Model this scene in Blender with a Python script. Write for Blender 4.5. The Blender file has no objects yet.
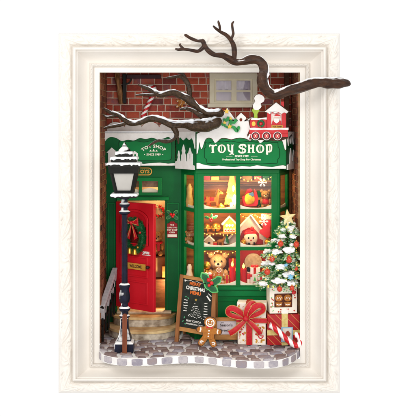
import bpy, bmesh, math, random
from mathutils import Vector, Matrix, noise as mnoise
from mathutils.geometry import tessellate_polygon
random.seed(7)
S = 0.001                     # all lengths below are millimetres
D, VX, VY, EZ = 900.0, 195.0, 125.0, 222.0
sc = bpy.context.scene

# ------------------------------------------------------------ camera, world, lamps, exposure
cd = bpy.data.cameras.new("camera"); cam = bpy.data.objects.new("camera", cd)
sc.collection.objects.link(cam); sc.camera = cam
cam.location = (0, -D*S, EZ*S); cam.rotation_euler = (math.radians(90), 0, 0)
cd.sensor_width = 36; cd.lens = 36*900/416.0
cd.shift_x = (208-VX)/416.0; cd.shift_y = -(208-VY)/416.0
cd.clip_start = 0.01; cd.clip_end = 50
w = bpy.data.worlds.new("World"); sc.world = w; w.use_nodes = True
w.node_tree.nodes["Background"].inputs[0].default_value = (1, 1, 1, 1)
w.node_tree.nodes["Background"].inputs[1].default_value = 1.02
sc.view_settings.view_transform = 'Standard'; sc.view_settings.look = 'None'
sc.view_settings.exposure = 0; sc.view_settings.gamma = 1

def lamp(name, kind, loc, power, color, size=None, target=None, radius=None):
    l = bpy.data.lights.new(name, kind); l.energy = power; l.color = color
    if size: l.shape = 'RECTANGLE'; l.size, l.size_y = size[0]*S, size[1]*S
    if radius is not None: l.shadow_soft_size = radius*S
    o = bpy.data.objects.new(name, l); sc.collection.objects.link(o)
    o.location = [c*S for c in loc]
    if target:
        o.rotation_euler = (Vector(target)-Vector(loc)).to_track_quat('-Z', 'Y').to_euler()
    return o
lamp("key_softbox", 'AREA', (-380, -860, 560), 2.8, (1, .97, .93), size=(260, 260), target=(0, 30, 120))
lamp("fill_softbox", 'AREA', (160, -820, 240), 1.3, (1, .95, .88), size=(300, 300), target=(0, 60, 150))

# ------------------------------------------------------------ coordinates
def kk(y): return (D+y)/D
def X(u, y): return (u-VX)*kk(y)
def Z(v, y): return EZ-(v-VY)*kk(y)
def P(u, v, y): return Vector((X(u, y), y, Z(v, y)))
def pm(y):                       # drawing plane facing the viewer at depth y: (u, v, n) -> point, n mm towards the front
    k = kk(y)
    return lambda a, b, n=0: Vector(((a-VX)*k, y-n, EZ-(b-VY)*k))
def lm(o, ux, uy):               # local plane: origin, x axis, y axis
    o, ux, uy = Vector(o), Vector(ux).normalized(), Vector(uy).normalized()
    un = ux.cross(uy).normalized()
    return lambda a, b, n=0: o+ux*a+uy*b+un*n
def fm(x, y, z, s=1, rot=0, yaw=0):   # local plane standing at x,y,z, front facing the viewer, scaled
    c, sn = math.cos(rot), math.sin(rot); cy, sy = math.cos(yaw), math.sin(yaw)
    def f(a, b, n=0):
        a, b = a*s, b*s
        a, b = a*c-b*sn, a*sn+b*c
        return Vector((x+a*cy+n*sy, y+a*sy-n*cy, z+b))
    return f

def catmull(pts, n=6, closed=False):
    pts = [tuple(p) for p in pts]; out = []; N = len(pts); dim = len(pts[0])
    rng = range(N if closed else N-1)
    for i in rng:
        if closed: p0, p1, p2, p3 = (pts[(i-1) % N], pts[i], pts[(i+1) % N], pts[(i+2) % N])
        else: p0, p1, p2, p3 = (pts[max(i-1, 0)], pts[i], pts[i+1], pts[min(i+2, N-1)])
        for j in range(n):
            t = j/n
            out.append(tuple(.5*((2*p1[d])+(-p0[d]+p2[d])*t+(2*p0[d]-5*p1[d]+4*p2[d]-p3[d])*t*t+(-p0[d]+3*p1[d]-3*p2[d]+p3[d])*t**3) for d in range(dim)))
    if not closed: out.append(pts[-1])
    return out
def nz(x, y, z=0): return mnoise.noise(Vector((x, y, z)))
def circ(cx, cy, rx, ry=None, n=24, a0=0, a1=2*math.pi):
    ry = rx if ry is None else ry
    full = abs(a1-a0-2*math.pi) < 1e-6
    m = n if full else n+1
    return [(cx+rx*math.cos(a0+(a1-a0)*i/n), cy+ry*math.sin(a0+(a1-a0)*i/n)) for i in range(m)]
def rect(x0, y0, x1, y1): return [(x0, y0), (x1, y0), (x1, y1), (x0, y1)]

# ------------------------------------------------------------ materials
def lin(h):
    if isinstance(h, str):
        h = h.lstrip('#'); h = [int(h[i:i+2], 16)/255 for i in (0, 2, 4)]
        h = [c/12.92 if c <= .04045 else ((c+.055)/1.055)**2.4 for c in h]
    return tuple(h)+(1,)
MATS = {}
def mat(name, c, c2=None, rough=.5, scale=.15, bump=0, bscale=None, metal=0, emit=0, ecol=None, spec=.22, stretch=(1, 1, 1), coat=0, detail=4, sss=0):
    """noise-mixed two-tone surface with optional bump; coordinates in mm"""
    if name in MATS: return MATS[name]
    m = bpy.data.materials.new(name); m.use_nodes = True; nt = m.node_tree; N, L = nt.nodes, nt.links
    b = N["Principled BSDF"]
    b.inputs["Roughness"].default_value = rough; b.inputs["Metallic"].default_value = metal
    b.inputs["Specular IOR Level"].default_value = spec
    if coat: b.inputs["Coat Weight"].default_value = coat; b.inputs["Coat Roughness"].default_value = .15
    tc = N.new("ShaderNodeTexCoord"); mp = N.new("ShaderNodeMapping")
    mp.inputs["Scale"].default_value = [1000*s for s in stretch]
    L.new(tc.outputs["Object"], mp.inputs["Vector"])
    ns = N.new("ShaderNodeTexNoise"); ns.inputs["Scale"].default_value = scale; ns.inputs["Detail"].default_value = detail
    L.new(mp.outputs[0], ns.inputs["Vector"])
    cr = N.new("ShaderNodeValToRGB"); cr.color_ramp.elements[0].position = .33; cr.color_ramp.elements[1].position = .68
    cr.color_ramp.elements[0].color = lin(c); cr.color_ramp.elements[1].color = lin(c2 or c)
    L.new(ns.outputs["Fac"], cr.inputs[0]); L.new(cr.outputs[0], b.inputs["Base Color"])
    if bump:
        n2 = N.new("ShaderNodeTexNoise"); n2.inputs["Scale"].default_value = bscale or scale*4; n2.inputs["Detail"].default_value = 6
        L.new(mp.outputs[0], n2.inputs["Vector"])
        bp = N.new("ShaderNodeBump"); bp.inputs["Strength"].default_value = 1; bp.inputs["Distance"].default_value = bump*S
        L.new(n2.outputs["Fac"], bp.inputs["Height"]); L.new(bp.outputs[0], b.inputs["Normal"])
    if emit:
        b.inputs["Emission Color"].default_value = lin(ecol or c); b.inputs["Emission Strength"].default_value = emit
    if sss:
        b.inputs["Subsurface Weight"].default_value = sss; b.inputs["Subsurface Radius"].default_value = (.002, .001, .0005); b.inputs["Subsurface Scale"].default_value = 1
    m["nodes"] = ns.name; MATS[name] = m
    return m
def attr_mat(name, stops, rough=.6, bump=.3, bscale=.8, dirt=.35, spec=.4, coat=0):
    """base colour picked per brick or stone by the face attribute 'rnd', mottled by noise"""
    m = bpy.data.materials.new(name); m.use_nodes = True; nt = m.node_tree; N, L = nt.nodes, nt.links
    b = N["Principled BSDF"]; b.inputs["Roughness"].default_value = rough; b.inputs["Specular IOR Level"].default_value = spec
    b.inputs["Coat Weight"].default_value = coat; b.inputs["Coat Roughness"].default_value = .25
    at = N.new("ShaderNodeAttribute"); at.attribute_name = "rnd"
    cr = N.new("ShaderNodeValToRGB"); els = cr.color_ramp.elements
    while len(els) < len(stops): els.new(.5)
    for e, (p, c) in zip(els, stops): e.position = p; e.color = lin(c)
    tc = N.new("ShaderNodeTexCoord"); mp = N.new("ShaderNodeMapping"); mp.inputs["Scale"].default_value = (1000,)*3
    L.new(tc.outputs["Object"], mp.inputs["Vector"])
    ns = N.new("ShaderNodeTexNoise"); ns.inputs["Scale"].default_value = .22; ns.inputs["Detail"].default_value = 6; ns.inputs["Roughness"].default_value = .7
    L.new(mp.outputs[0], ns.inputs["Vector"])
    ma = N.new("ShaderNodeMath"); ma.operation = 'MULTIPLY_ADD'; ma.inputs[1].default_value = dirt*2; 
    sb = N.new("ShaderNodeMath"); sb.operation = 'SUBTRACT'; sb.inputs[1].default_value = dirt
    L.new(ns.outputs["Fac"], ma.inputs[0]); L.new(at.outputs["Fac"], ma.inputs[2]); L.new(ma.outputs[0], sb.inputs[0])
    L.new(sb.outputs[0], cr.inputs[0]); L.new(cr.outputs[0], b.inputs["Base Color"])
    n2 = N.new("ShaderNodeTexNoise"); n2.inputs["Scale"].default_value = bscale; n2.inputs["Detail"].default_value = 5
    L.new(mp.outputs[0], n2.inputs["Vector"])
    bp = N.new("ShaderNodeBump"); bp.inputs["Distance"].default_value = bump*S; L.new(n2.outputs["Fac"], bp.inputs["Height"]); L.new(bp.outputs[0], b.inputs["Normal"])
    MATS[name] = m; return m
def snow_top(name, c, c2, snow='#f4f3f2', rough=.4, thr=.45, stretch=(1, 1, 1), scale=.4, bump=.25, coat=0, axis=(-.25, -.1, 1), ntk=.55):
    """surface carrying snow where it faces up"""
    m = mat(name, c, c2, rough=rough, scale=scale, bump=bump, stretch=stretch, coat=coat)
    nt = m.node_tree; N, L = nt.nodes, nt.links; b = N["Principled BSDF"]
    src = b.inputs["Base Color"].links[0].from_socket
    g = N.new("ShaderNodeNewGeometry"); dp = N.new("ShaderNodeVectorMath"); dp.operation = 'DOT_PRODUCT'
    a = Vector(axis).normalized(); dp.inputs[1].default_value = a
    L.new(g.outputs["Normal"], dp.inputs[0])
    tc = N.new("ShaderNodeTexCoord"); ns = N.new("ShaderNodeTexNoise"); ns.inputs["Scale"].default_value = 160; ns.inputs["Detail"].default_value = 4
    L.new(tc.outputs["Object"], ns.inputs["Vector"])
    ad = N.new("ShaderNodeMath"); ad.operation = 'MULTIPLY_ADD'; ad.inputs[1].default_value = ntk; L.new(ns.outputs["Fac"], ad.inputs[0]); L.new(dp.outputs["Value"], ad.inputs[2])
    mr = N.new("ShaderNodeMapRange"); mr.inputs["From Min"].default_value = thr+ntk/2; mr.inputs["From Max"].default_value = thr+ntk/2+.14
    L.new(ad.outputs[0], mr.inputs["Value"])
    mx = N.new("ShaderNodeMixRGB"); L.new(mr.outputs[0], mx.inputs[0]); L.new(src, mx.inputs[1]); mx.inputs[2].default_value = lin(snow)
    L.new(mx.outputs[0], b.inputs["Base Color"])
    return m
def glass(name, tint=(1, 1, 1), amt=.12, rough=.03):
    m = bpy.data.materials.new(name); m.use_nodes = True; N, L = m.node_tree.nodes, m.node_tree.links
    N.remove(N["Principled BSDF"]); out = N["Material Output"]
    t = N.new("ShaderNodeBsdfTransparent"); t.inputs[0].default_value = tuple(tint)+(1,)
    g = N.new("ShaderNodeBsdfGlossy"); g.inputs["Roughness"].default_value = rough
    fr = N.new("ShaderNodeFresnel"); fr.inputs[0].default_value = 1.45
    ml = N.new("ShaderNodeMath"); ml.operation = 'MULTIPLY'; ml.inputs[1].default_value = amt*8; L.new(fr.outputs[0], ml.inputs[0])
    mx = N.new("ShaderNodeMixShader"); L.new(ml.outputs[0], mx.inputs[0]); L.new(t.outputs[0], mx.inputs[1]); L.new(g.outputs[0], mx.inputs[2])
    L.new(mx.outputs[0], out.inputs[0]); MATS[name] = m; return m
def candy_mat(name, c1, c2, dirv, period, duty=.5, rough=.3, soft=.04):
    """diagonal painted stripes along an axis (object space)"""
    m = mat(name, c1, c1, rough=rough, coat=.3); N, L = m.node_tree.nodes, m.node_tree.links; b = N["Principled BSDF"]
    tc = N.new("ShaderNodeTexCoord"); dp = N.new("ShaderNodeVectorMath"); dp.operation = 'DOT_PRODUCT'
    v = Vector(dirv).normalized()*(1000/period); dp.inputs[1].default_value = v
    L.new(tc.outputs["Object"], dp.inputs[0])
    fr = N.new("ShaderNodeMath"); fr.operation = 'FRACT'; L.new(dp.outputs["Value"], fr.inputs[0])
    cr = N.new("ShaderNodeValToRGB"); e = cr.color_ramp.elements
    e[0].position = 0; e[0].color = lin(c1); e[1].position = duty; e[1].color = lin(c1)
    a = e.new(duty+soft); a.color = lin(c2); a = e.new(1-soft); a.color = lin(c2); a = e.new(1.0); a.color = lin(c1)
    L.new(fr.outputs[0], cr.inputs[0]); L.new(cr.outputs[0], b.inputs["Base Color"])
    return m

FRAME = mat("cream_lacquer", '#e4ded6', '#eae5de', rough=.42, scale=.03, bump=.05, bscale=.5)
BRICK = attr_mat("red_brick", [(0, '#4a2428'), (.28, '#84342a'), (.55, '#b0452f'), (.8, '#c05a3c'), (1, '#86545a')], rough=.7, bump=.45, dirt=.3)
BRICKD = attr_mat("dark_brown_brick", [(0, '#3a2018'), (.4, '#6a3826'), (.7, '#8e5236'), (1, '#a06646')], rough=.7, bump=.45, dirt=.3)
MORTAR = mat("pale_mortar", '#cdb8a2', '#e4d2be', rough=.85, scale=.3, bump=.2)
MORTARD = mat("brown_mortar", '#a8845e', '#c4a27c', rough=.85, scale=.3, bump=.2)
STONE = attr_mat("purple_brown_cobble", [(0, '#544446'), (.3, '#7c6763'), (.55, '#968480'), (.78, '#8c8692'), (1, '#b8b0b2')], rough=.55, bump=.4, dirt=.3)
SETT = mat("snowy_grout", '#dedad7', '#efedeb', rough=.6, scale=.12, bump=.3)
GREEN = mat("green_gloss_paint", '#046a30', '#067538', spec=.14, rough=.38, scale=.05, bump=.04, bscale=.9)
GREEND = mat("deep_green_paint", '#04582b', '#066232', spec=.14, rough=.42, scale=.05, bump=.04, bscale=.9)
GREENL = mat("bright_green_board", '#057238', '#077c40', spec=.14, rough=.45, scale=.06)
SNOW = mat("white_snow_board", '#eae6e2', '#f3f0ed', rough=.6, scale=.2, bump=.15)
SNOWY = mat("soft_snow", '#f0f0f2', '#f8f8f8', rough=.65, scale=.4, bump=.3, sss=.2)
SNOWW = mat("cream_window_snow", '#efe3c8', '#f6ecd6', rough=.6)
EDGE = mat("burnt_wood_edge", '#4a2f22', '#5c3b2a', rough=.7)
RED = mat("red_door_paint", '#cc1826', '#d62230', rough=.33, scale=.04, bump=.03)
REDD = mat("dark_red_paint", '#8c0f18', '#9a131c', rough=.4)
REDB = mat("bright_red", '#c5202a', '#cf2a30', rough=.35, scale=.3)
WHITE = mat("white_paint", '#f0ece6', '#f6f3ee', rough=.5)
CREAMT = mat("cream_lettering", '#f3ead6', '#f7f0e0', rough=.5)
GOLD = mat("gold_metal", '#d39a35', '#e5b24c', rough=.28, metal=.85, bump=.05)
GOLDP = mat("gold_paint", '#c08a35', '#d7a147', rough=.4, bump=.06)
WINF = mat("beige_window_paint", '#ece2c6', '#f4ecd4', rough=.6, scale=.1, bump=.06)
CURT = mat("lavender_curtain", '#b8b0c4', '#d0c8da', rough=.8, scale=.2)
PANEB = mat("dark_room_panel", '#a09ab0', '#b8b2c6', rough=.7, scale=.1)
BLACK = mat("black_iron", '#0c0a08', '#14120f', rough=.45, bump=.05)
NAVY = mat("navy_iron", '#0b0d1c', '#161a30', rough=.35, scale=.2, bump=.05)
NAVYS = snow_top("navy_iron_with_snow", '#0b0d1c', '#151930', thr=.25, scale=.2, bump=.08, ntk=.7)
MILK = mat("milky_lamp_glass", '#b4b0aa', '#c2beb8', rough=.25, scale=.04)
WOOD = mat("brown_wood", '#8a5630', '#a36c40', rough=.55, scale=.25, stretch=(1, 1, .25), bump=.12)
WOODO = mat("orange_wood", '#a8703a', '#c08a4e', rough=.5, scale=.3, stretch=(.25, 1, 1), bump=.08)
WOODD = mat("dark_wood", '#4a2a18', '#66402a', rough=.6, scale=.3, stretch=(.3, 1, 1), bump=.12)
STICKM = mat("reddish_wood", '#6b3620', '#7d452c', rough=.55, scale=.5, stretch=(1, 1, .15), bump=.1)
CHALK = mat("blackboard", '#1d211d', '#2b302a', rough=.7, scale=.2)
CHW = mat("white_chalk", '#e6e2da', '#f2eee8', rough=.9)
CHO = mat("orange_chalk", '#d2622a', '#e27a3a', rough=.9)
CHG = mat("green_chalk", '#3a8a5c', '#58a878', rough=.9)
CHY = mat("ochre_chalk", '#b08a3a', '#c8a452', rough=.9)
INK = mat("dark_ink", '#3a3030', '#4a4040', rough=.8)
GINGER = mat("gingerbread", '#a5642a', '#c07c38', rough=.75, scale=.4, bump=.15)
ICING = mat("white_icing", '#f4efe6', '#faf6f0', rough=.5)
PINE = mat("pine_green", '#1a6a3c', '#4c9c54', rough=.4, scale=.5, coat=.2)
PINEL = mat("pale_green_tip", '#9cc47c', '#dcebb4', rough=.4, scale=.6)
FROST = mat("frosted_tip", '#dfeee4', '#f6faf6', rough=.6)
HOLLY = mat("holly_green", '#14502c', '#1f6a3a', rough=.3, coat=.3)
HOLLYE = mat("holly_edge", '#4fb25c', '#6cc677', rough=.4)
BERRY = mat("berry_red", '#c8141c', '#d8242a', rough=.18, coat=.6)
ORANGEB = mat("orange_red_bauble", '#a82414', '#cc4020', rough=.08, coat=.5)
YELLOWG = mat("yellow_gold", '#e0b030', '#f0c850', rough=.3)
PAPERW = mat("cream_gift_paper", '#efe6d6', '#f6f0e4', rough=.55, scale=.1)
PAPERR = candy_mat("red_gift_paper", '#b01c22', '#c98a4a', (1, 0, 1), 5.5, duty=.86, rough=.4)
RIBBON = mat("red_ribbon", '#b3141e', '#c8222c', rough=.3, scale=.5, bump=.1, coat=.2)
RIBGOLD = mat("ribbon_gold_edge", '#b98a4c', '#d0a468', rough=.4)
BUFF = mat("buff_wallpaper", '#b99468', '#cba87c', rough=.8, scale=.1)
BROWNW = mat("walnut_panel", '#7a4420', '#a8662e', rough=.5, scale=.2, stretch=(.2, 1, 1), bump=.1)
BEAR = mat("teddy_fur", '#8f5f30', '#c0905a', rough=.95, scale=1.1, bump=.6, bscale=2.2)
BEARL = mat("light_teddy_fur", '#b8925f', '#dcbc92', rough=.95, scale=1.1, bump=.7, bscale=1.8)
EYE = mat("black_bead", '#0c0a0a', '#141212', rough=.15)
STEPM = mat("pale_step_stone", '#8a7864', '#ece0cc', rough=.6, scale=.12, bump=.25)  # the brown tone in the mix stands for shade on the steps
STEPT = mat("warm_lit_step_top", '#a87a48', '#ecd09a', rough=.6, scale=.06, bump=.1)  # warm light spilling on the treads is painted into this colour
BARK = snow_top("dark_bark_with_snow", '#261206', '#472a17', rough=.3, thr=.75, scale=.35, bump=.45, coat=.08, stretch=(.35, 1, 1.0))
BARKI = snow_top("grey_bark_with_snow", '#24170c', '#493522', snow='#dfe2e8', rough=.3, thr=.64, scale=.5, bump=.45, coat=.08)
POSTM = mat("weathered_log", '#6a4426', '#a5764c', rough=.7, scale=.5, stretch=(1, 1, .3), bump=.4)
CANE = candy_mat("candy_cane_stripes", '#c41a24', '#f2eeea', (-.5, 0, 1.0), 4.6, duty=.48)
CANE2 = candy_mat("foreground_candy_stripes", '#c8141e', '#f4f0ec', (1, 0, .30), 7.4, duty=.5)
LAMPY = mat("glowing_amber", '#d89030', '#f0b850', emit=.75, ecol='#ffb048', rough=.3)
LAMPW = mat("white_hot_glow", '#fff2c8', '#fff6dc', emit=7, ecol='#ffe6a0', rough=.3)
FAIRY = mat("fairy_bulb", '#ffd860', '#ffe888', emit=.8, ecol='#ffc840', rough=.2)
FLAME = mat("candle_flame", '#ffd060', '#ffe090', emit=4, ecol='#ffc050', rough=.3)
BLUE = mat("ice_blue_foil", '#5aa0c8', '#8cc4de', rough=.2, metal=.3)
GLASS = glass("window_glass", amt=.05)
GLASSS = glass("side_window_glass", amt=.012)
GREYG = mat("grey_paint", '#8c8a92', '#b0aeb4', rough=.6)
PINK = mat("pink_skin", '#e0b49a', '#ecc6b0', rough=.6)
LIME = mat("lime_green_paint", '#8fa832', '#a4bc42', rough=.45)

# ------------------------------------------------------------ mesh builder
class MB:
    def __init__(s): s.v = []; s.f = []; s.m = []; s.r = []; s.eps = 0; s.cur = 0; s.rnd = 0
    def add(s, vs, fs):
        o = len(s.v); s.v += [tuple(p) for p in vs]
        for f in fs: s.f.append(tuple(o+i for i in f)); s.m.append(s.cur); s.r.append(s.rnd)
        return s
    def box(s, x0, x1, y0, y1, z0, z1):
        return s.add([(x0, y0, z0), (x1, y0, z0), (x1, y1, z0), (x0, y1, z0), (x0, y0, z1), (x1, y0, z1), (x1, y1, z1), (x0, y1, z1)],
                     [(0, 3, 2, 1), (4, 5, 6, 7), (0, 1, 5, 4), (1, 2, 6, 5), (2, 3, 7, 6), (3, 0, 4, 7)])
    def hexa(s, m, x0, y0, x1, y1, n0, n1):
        return s.add([m(x0, y0, n0), m(x1, y0, n0), m(x1, y1, n0), m(x0, y1, n0), m(x0, y0, n1), m(x1, y0, n1), m(x1, y1, n1), m(x0, y1, n1)],
                     [(0, 3, 2, 1), (4, 5, 6, 7), (0, 1, 5, 4), (1, 2, 6, 5), (2, 3, 7, 6), (3, 0, 4, 7)])
    def prism(s, loops, m, n0, n1):
        if not isinstance(loops[0][0], (tuple, list)): loops = [loops]
        flat = [p for l in loops for p in l]; n = len(flat)
        tris = tessellate_polygon([[Vector((a, b, 0)) for a, b in l] for l in loops])
        vs = [m(a, b, n0) for a, b in flat]+[m(a, b, n1) for a, b in flat]
        fs = [tuple(t) for t in tris]+[tuple(i+n for i in reversed(t)) for t in tris]
        o = 0
        for l in loops:
            k = len(l)
            for i in range(k):
                j = (i+1) % k; fs.append((o+i, o+j, o+j+n, o+i+n))
            o += k
        return s.add(vs, fs)
    def stroke(s, pts, wd, m, n0, n1, cap=True):
        """a ribbon of given width(s) along 2D points, rounded ends"""
        N = len(pts)
        if not isinstance(wd, (list, tuple)): wd = [wd]*N
        s.eps += .012; n1 = n1+(s.eps % .25)
        Lf, Rt = [], []
        for i, p in enumerate(pts):
            a = pts[max(i-1, 0)]; b = pts[min(i+1, N-1)]
            dx, dy = b[0]-a[0], b[1]-a[1]; l = math.hypot(dx, dy) or 1
            nx, ny = -dy/l*wd[i]/2, dx/l*wd[i]/2
            Lf.append((p[0]+nx, p[1]+ny)); Rt.append((p[0]-nx, p[1]-ny))
        vs = []; fs = []
        for a, b in zip(Lf, Rt):
            vs += [m(a[0], a[1], n0), m(a[0], a[1], n1), m(b[0], b[1], n1), m(b[0], b[1], n0)]
        for i in range(N-1):
            for j in range(4):
                k = (j+1) % 4; fs.append((4*i+j, 4*i+k, 4*i+4+k, 4*i+4+j))
        fs += [(3, 2, 1, 0), (4*N-4, 4*N-3, 4*N-2, 4*N-1)]
        return s.add(vs, fs)
    def tube(s, pts, rad, n=10, ridge=None, flat=1.0, closed=False):
        pts = [Vector(p) for p in pts]; N = len(pts)
        if not isinstance(rad, (list, tuple)): rad = [rad]*N
        up = Vector((0, -1, 0)); vs = []; L = 0
        for i in range(N):
            a, b = (pts[i-1], pts[(i+1) % N]) if closed else (pts[max(i-1, 0)], pts[min(i+1, N-1)])
            t = (b-a).normalized() if (b-a).length else Vector((0, 0, 1))
            side = t.cross(up)
            if side.length < 1e-3: side = t.cross(Vector((1, 0, 0)))
            side.normalize(); up = side.cross(t).normalized()
            if i: L += (pts[i]-pts[i-1]).length
            for j in range(n):
                th = 2*math.pi*j/n; r = rad[i]
                if ridge: r *= ridge(th, L, i/(N-1))
                vs.append(pts[i]+side*math.cos(th)*r+up*math.sin(th)*r*flat)
        fs = []
        for i in range(N if closed else N-1):
            for j in range(n):
                k = (j+1) % n; i2 = (i+1) % N
                fs.append((i*n+j, i*n+k, i2*n+k, i2*n+j))
        if not closed: fs += [tuple(range(n-1, -1, -1)), tuple((N-1)*n+j for j in range(n))]
        return s.add(vs, fs)
    def lathe(s, prof, c, n=20, sq=False, sx=1, sy=1):
        """profile [(r, z)] about the vertical axis at c"""
        vs = []; n = 4 if sq else n
        for r, z in prof:
            for j in range(n):
                a = 2*math.pi*(j+(.5 if sq else 0))/n; rr = r*(math.sqrt(2) if sq else 1)
                vs.append((c[0]+rr*math.cos(a)*sx, c[1]+rr*math.sin(a)*sy, c[2]+z))
        fs = []
        for i in range(len(prof)-1):
            for j in range(n):
                k = (j+1) % n; fs.append((i*n+j, i*n+k, (i+1)*n+k, (i+1)*n+j))
        fs += [tuple(range(n-1, -1, -1)), tuple((len(prof)-1)*n+j for j in range(n))]
        return s.add(vs, fs)
    def blob(s, c, r, lump=0, seg=14, freq=.25, seed=0):
        if not isinstance(r, (tuple, list)): r = (r, r, r)
        vs = []; R = seg//2+1; fs = []
        for i in range(R+1):
            ph = math.pi*i/R
            for j in range(seg):
                th = 2*math.pi*j/seg
                d = Vector((math.sin(ph)*math.cos(th), math.sin(ph)*math.sin(th), math.cos(ph)))
                q = 1+lump*nz(d.x*1.7+c[0]*freq+seed, d.y*1.7+c[1]*freq, d.z*1.7+c[2]*freq) if lump else 1
                vs.append((c[0]+d.x*r[0]*q, c[1]+d.y*r[1]*q, c[2]+d.z*r[2]*q))
        for i in range(R):
            for j in range(seg):
                k = (j+1) % seg; fs.append((i*seg+j, (i+1)*seg+j, (i+1)*seg+k, i*seg+k))
        return s.add(vs, fs)
    def text(s, string, m, x, y, h, n0, n1, bold=0, sx=1.0, align='CENTER', flip=True, arc=None, space=1.0):
        """string with cap height h at (x, y baseline) on plane m; flip: the plane's second axis runs downward"""
        cu = bpy.data.curves.new("t", 'FONT'); cu.body = string; cu.size = 1; cu.align_x = align; cu.offset = bold
        cu.space_character = space; cu.resolution_u = 2
        ob = bpy.data.objects.new("t", cu); me = bpy.data.meshes.new_from_object(ob)
        q = h/.7; sg = -1 if flip else 1
        def mp(a, b, n):
            a, b = a*q*sx, b*q
            if arc:
                R = arc; th = a/R; rr = R+b
                return m(x+rr*math.sin(th), y+sg*(rr*math.cos(th)-R), n)
            return m(x+a, y+sg*b, n)
        n = len(me.vertices); co = [tuple(v.co) for v in me.vertices]
        vs = [mp(c[0], c[1], n0) for c in co]+[mp(c[0], c[1], n1) for c in co]
        fs = []; ec = {}
        for p in me.polygons:
            vi = list(p.vertices); fs.append(tuple(vi)); fs.append(tuple(i+n for i in reversed(vi)))
            for a, b in zip(vi, vi[1:]+vi[:1]):
                ec[(a, b)] = 1
        for (a, b) in list(ec):
            if (b, a) not in ec: fs.append((a, b, b+n, a+n))
        s.add(vs, fs)
        bpy.data.objects.remove(ob); bpy.data.meshes.remove(me); bpy.data.curves.remove(cu)
        return s

class Thing:
    """an Empty at the thing's base; part() hangs a mesh on it"""
    def __init__(s, name, label, cat, loc, group=None, kind=None):
        s.loc = Vector(loc); o = bpy.data.objects.new(name, None); sc.collection.objects.link(o)
        o.empty_display_size = .005; o.location = s.loc*S; s.o = o
        o["label"] = label; o["category"] = cat
        if group: o["group"] = group
        if kind: o["kind"] = kind
    def part(s, name, mb, mats, parent=None, smooth=True, bevel=0, sub=0):
        return link(name, mb, mats, parent or s.o, s.loc, smooth, bevel, sub)
def link(name, mb, mats, parent=None, loc=(0, 0, 0), smooth=True, bevel=0, sub=0):
    loc = Vector(loc)
    me = bpy.data.meshes.new(name)
    me.from_pydata([tuple((Vector(v)-loc)*S) for v in mb.v], [], mb.f)
    if not isinstance(mats, (list, tuple)): mats = [mats]
    for m_ in mats: me.materials.append(m_)
    me.polygons.foreach_set("material_index", mb.m)
    if any(mb.r):
        at = me.attributes.new("rnd", 'FLOAT', 'FACE'); at.data.foreach_set("value", [float(r) for r in mb.r])
    bm = bmesh.new(); bm.from_mesh(me); bmesh.ops.recalc_face_normals(bm, faces=bm.faces); bm.to_mesh(me); bm.free()
    if smooth:
        me.polygons.foreach_set("use_smooth", [True]*len(me.polygons))
        me.set_sharp_from_angle(angle=math.radians(38))
    o = bpy.data.objects.new(name, me); sc.collection.objects.link(o)
    if parent: o.parent = parent
    else: o.location = loc*S
    if bevel:
        b = o.modifiers.new("bevel", 'BEVEL'); b.width = bevel*S; b.segments = 2; b.limit_method = 'ANGLE'; b.angle_limit = math.radians(40)
        b.harden_normals = False
    if sub:
        b = o.modifiers.new("sub", 'SUBSURF'); b.levels = b.render_levels = sub
    return o
def single(name, mb, mats, label, cat, loc, group=None, kind=None, **k):
    o = link(name, mb, mats, None, loc, **k)
    if label: o["label"] = label
    if cat: o["category"] = cat
    if group: o["group"] = group
    if kind: o["kind"] = kind
    return o
def copy_thing(root, loc, label, scale=1):
    r = root.copy(); sc.collection.objects.link(r); r.location = Vector(loc)*S; r["label"] = label
    for ch in list(root.children):
        c = ch.copy(); sc.collection.objects.link(c); c.parent = r
        for g in ch.children:
            d = g.copy(); sc.collection.objects.link(d); d.parent = c
    r.scale = (scale,)*3
    return r

# ============================================================ PICTURE FRAME
import numpy as np
PER, BW, CELL = 50.0, 9.0, 0.25
def carving_tile():
    W, H = int(PER/CELL), int(BW/CELL)+1
    xx, yy = np.meshgrid(np.arange(W)*CELL, np.arange(H)*CELL); hm = np.zeros((H, W))
    def stroke(pts, wid, amp):
        nonlocal hm
        pts = catmull(pts, 8)
        for i in range(len(pts)-1):
            (x0, y0), (x1, y1) = pts[i], pts[i+1]; t = i/len(pts); wq = wid*(.35+1.3*math.sin(math.pi*min(1, t*.85+.12)))
            for sh in (-PER, 0, PER):
                ax, bx = x0+sh, x1+sh; dx, dy = bx-ax, y1-y0; l2 = dx*dx+dy*dy+1e-9
                u = np.clip(((xx-ax)*dx+(yy-y0)*dy)/l2, 0, 1)
                d2 = (xx-ax-u*dx)**2+(yy-y0-u*dy)**2
                hm = np.maximum(hm, amp*np.exp(-d2/(wq*wq)))
    for q, f in ((0, 1), (25, -1)):
        g = lambda pts: [(x+q, (y if f > 0 else 9-y)) for x, y in pts]
        stroke(g([(0, 1.2), (5, 2.0), (11, 4.5), (17, 7.2), (22, 7.6), (25, 7.2)]), .8, 1.0)
        stroke(g([(5, 2.0), (9, 1.0), (13, 1.6), (15, 3.4)]), .9, .85)
        stroke(g([(9, 3.5), (14, 2.6), (18, 3.4), (19.5, 5.2)]), .8, .8)
        stroke(g([(13, 5.4), (18, 4.7), (22, 4.2), (24, 2.4), (22, 1.0)]), .85, .9)
        stroke(g([(2, 1.6), (3, 4.2), (6, 6.6), (10, 7.8)]), .8, .8)
        stroke(g([(6, 3), (7, 5.2), (10, 6.4), (13, 7.6)]), .7, .7)
        stroke(g([(22, 4.2), (20, 2.6), (18, 1.2)]), .7, .7)
    return hm
TILE = carving_tile()
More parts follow.
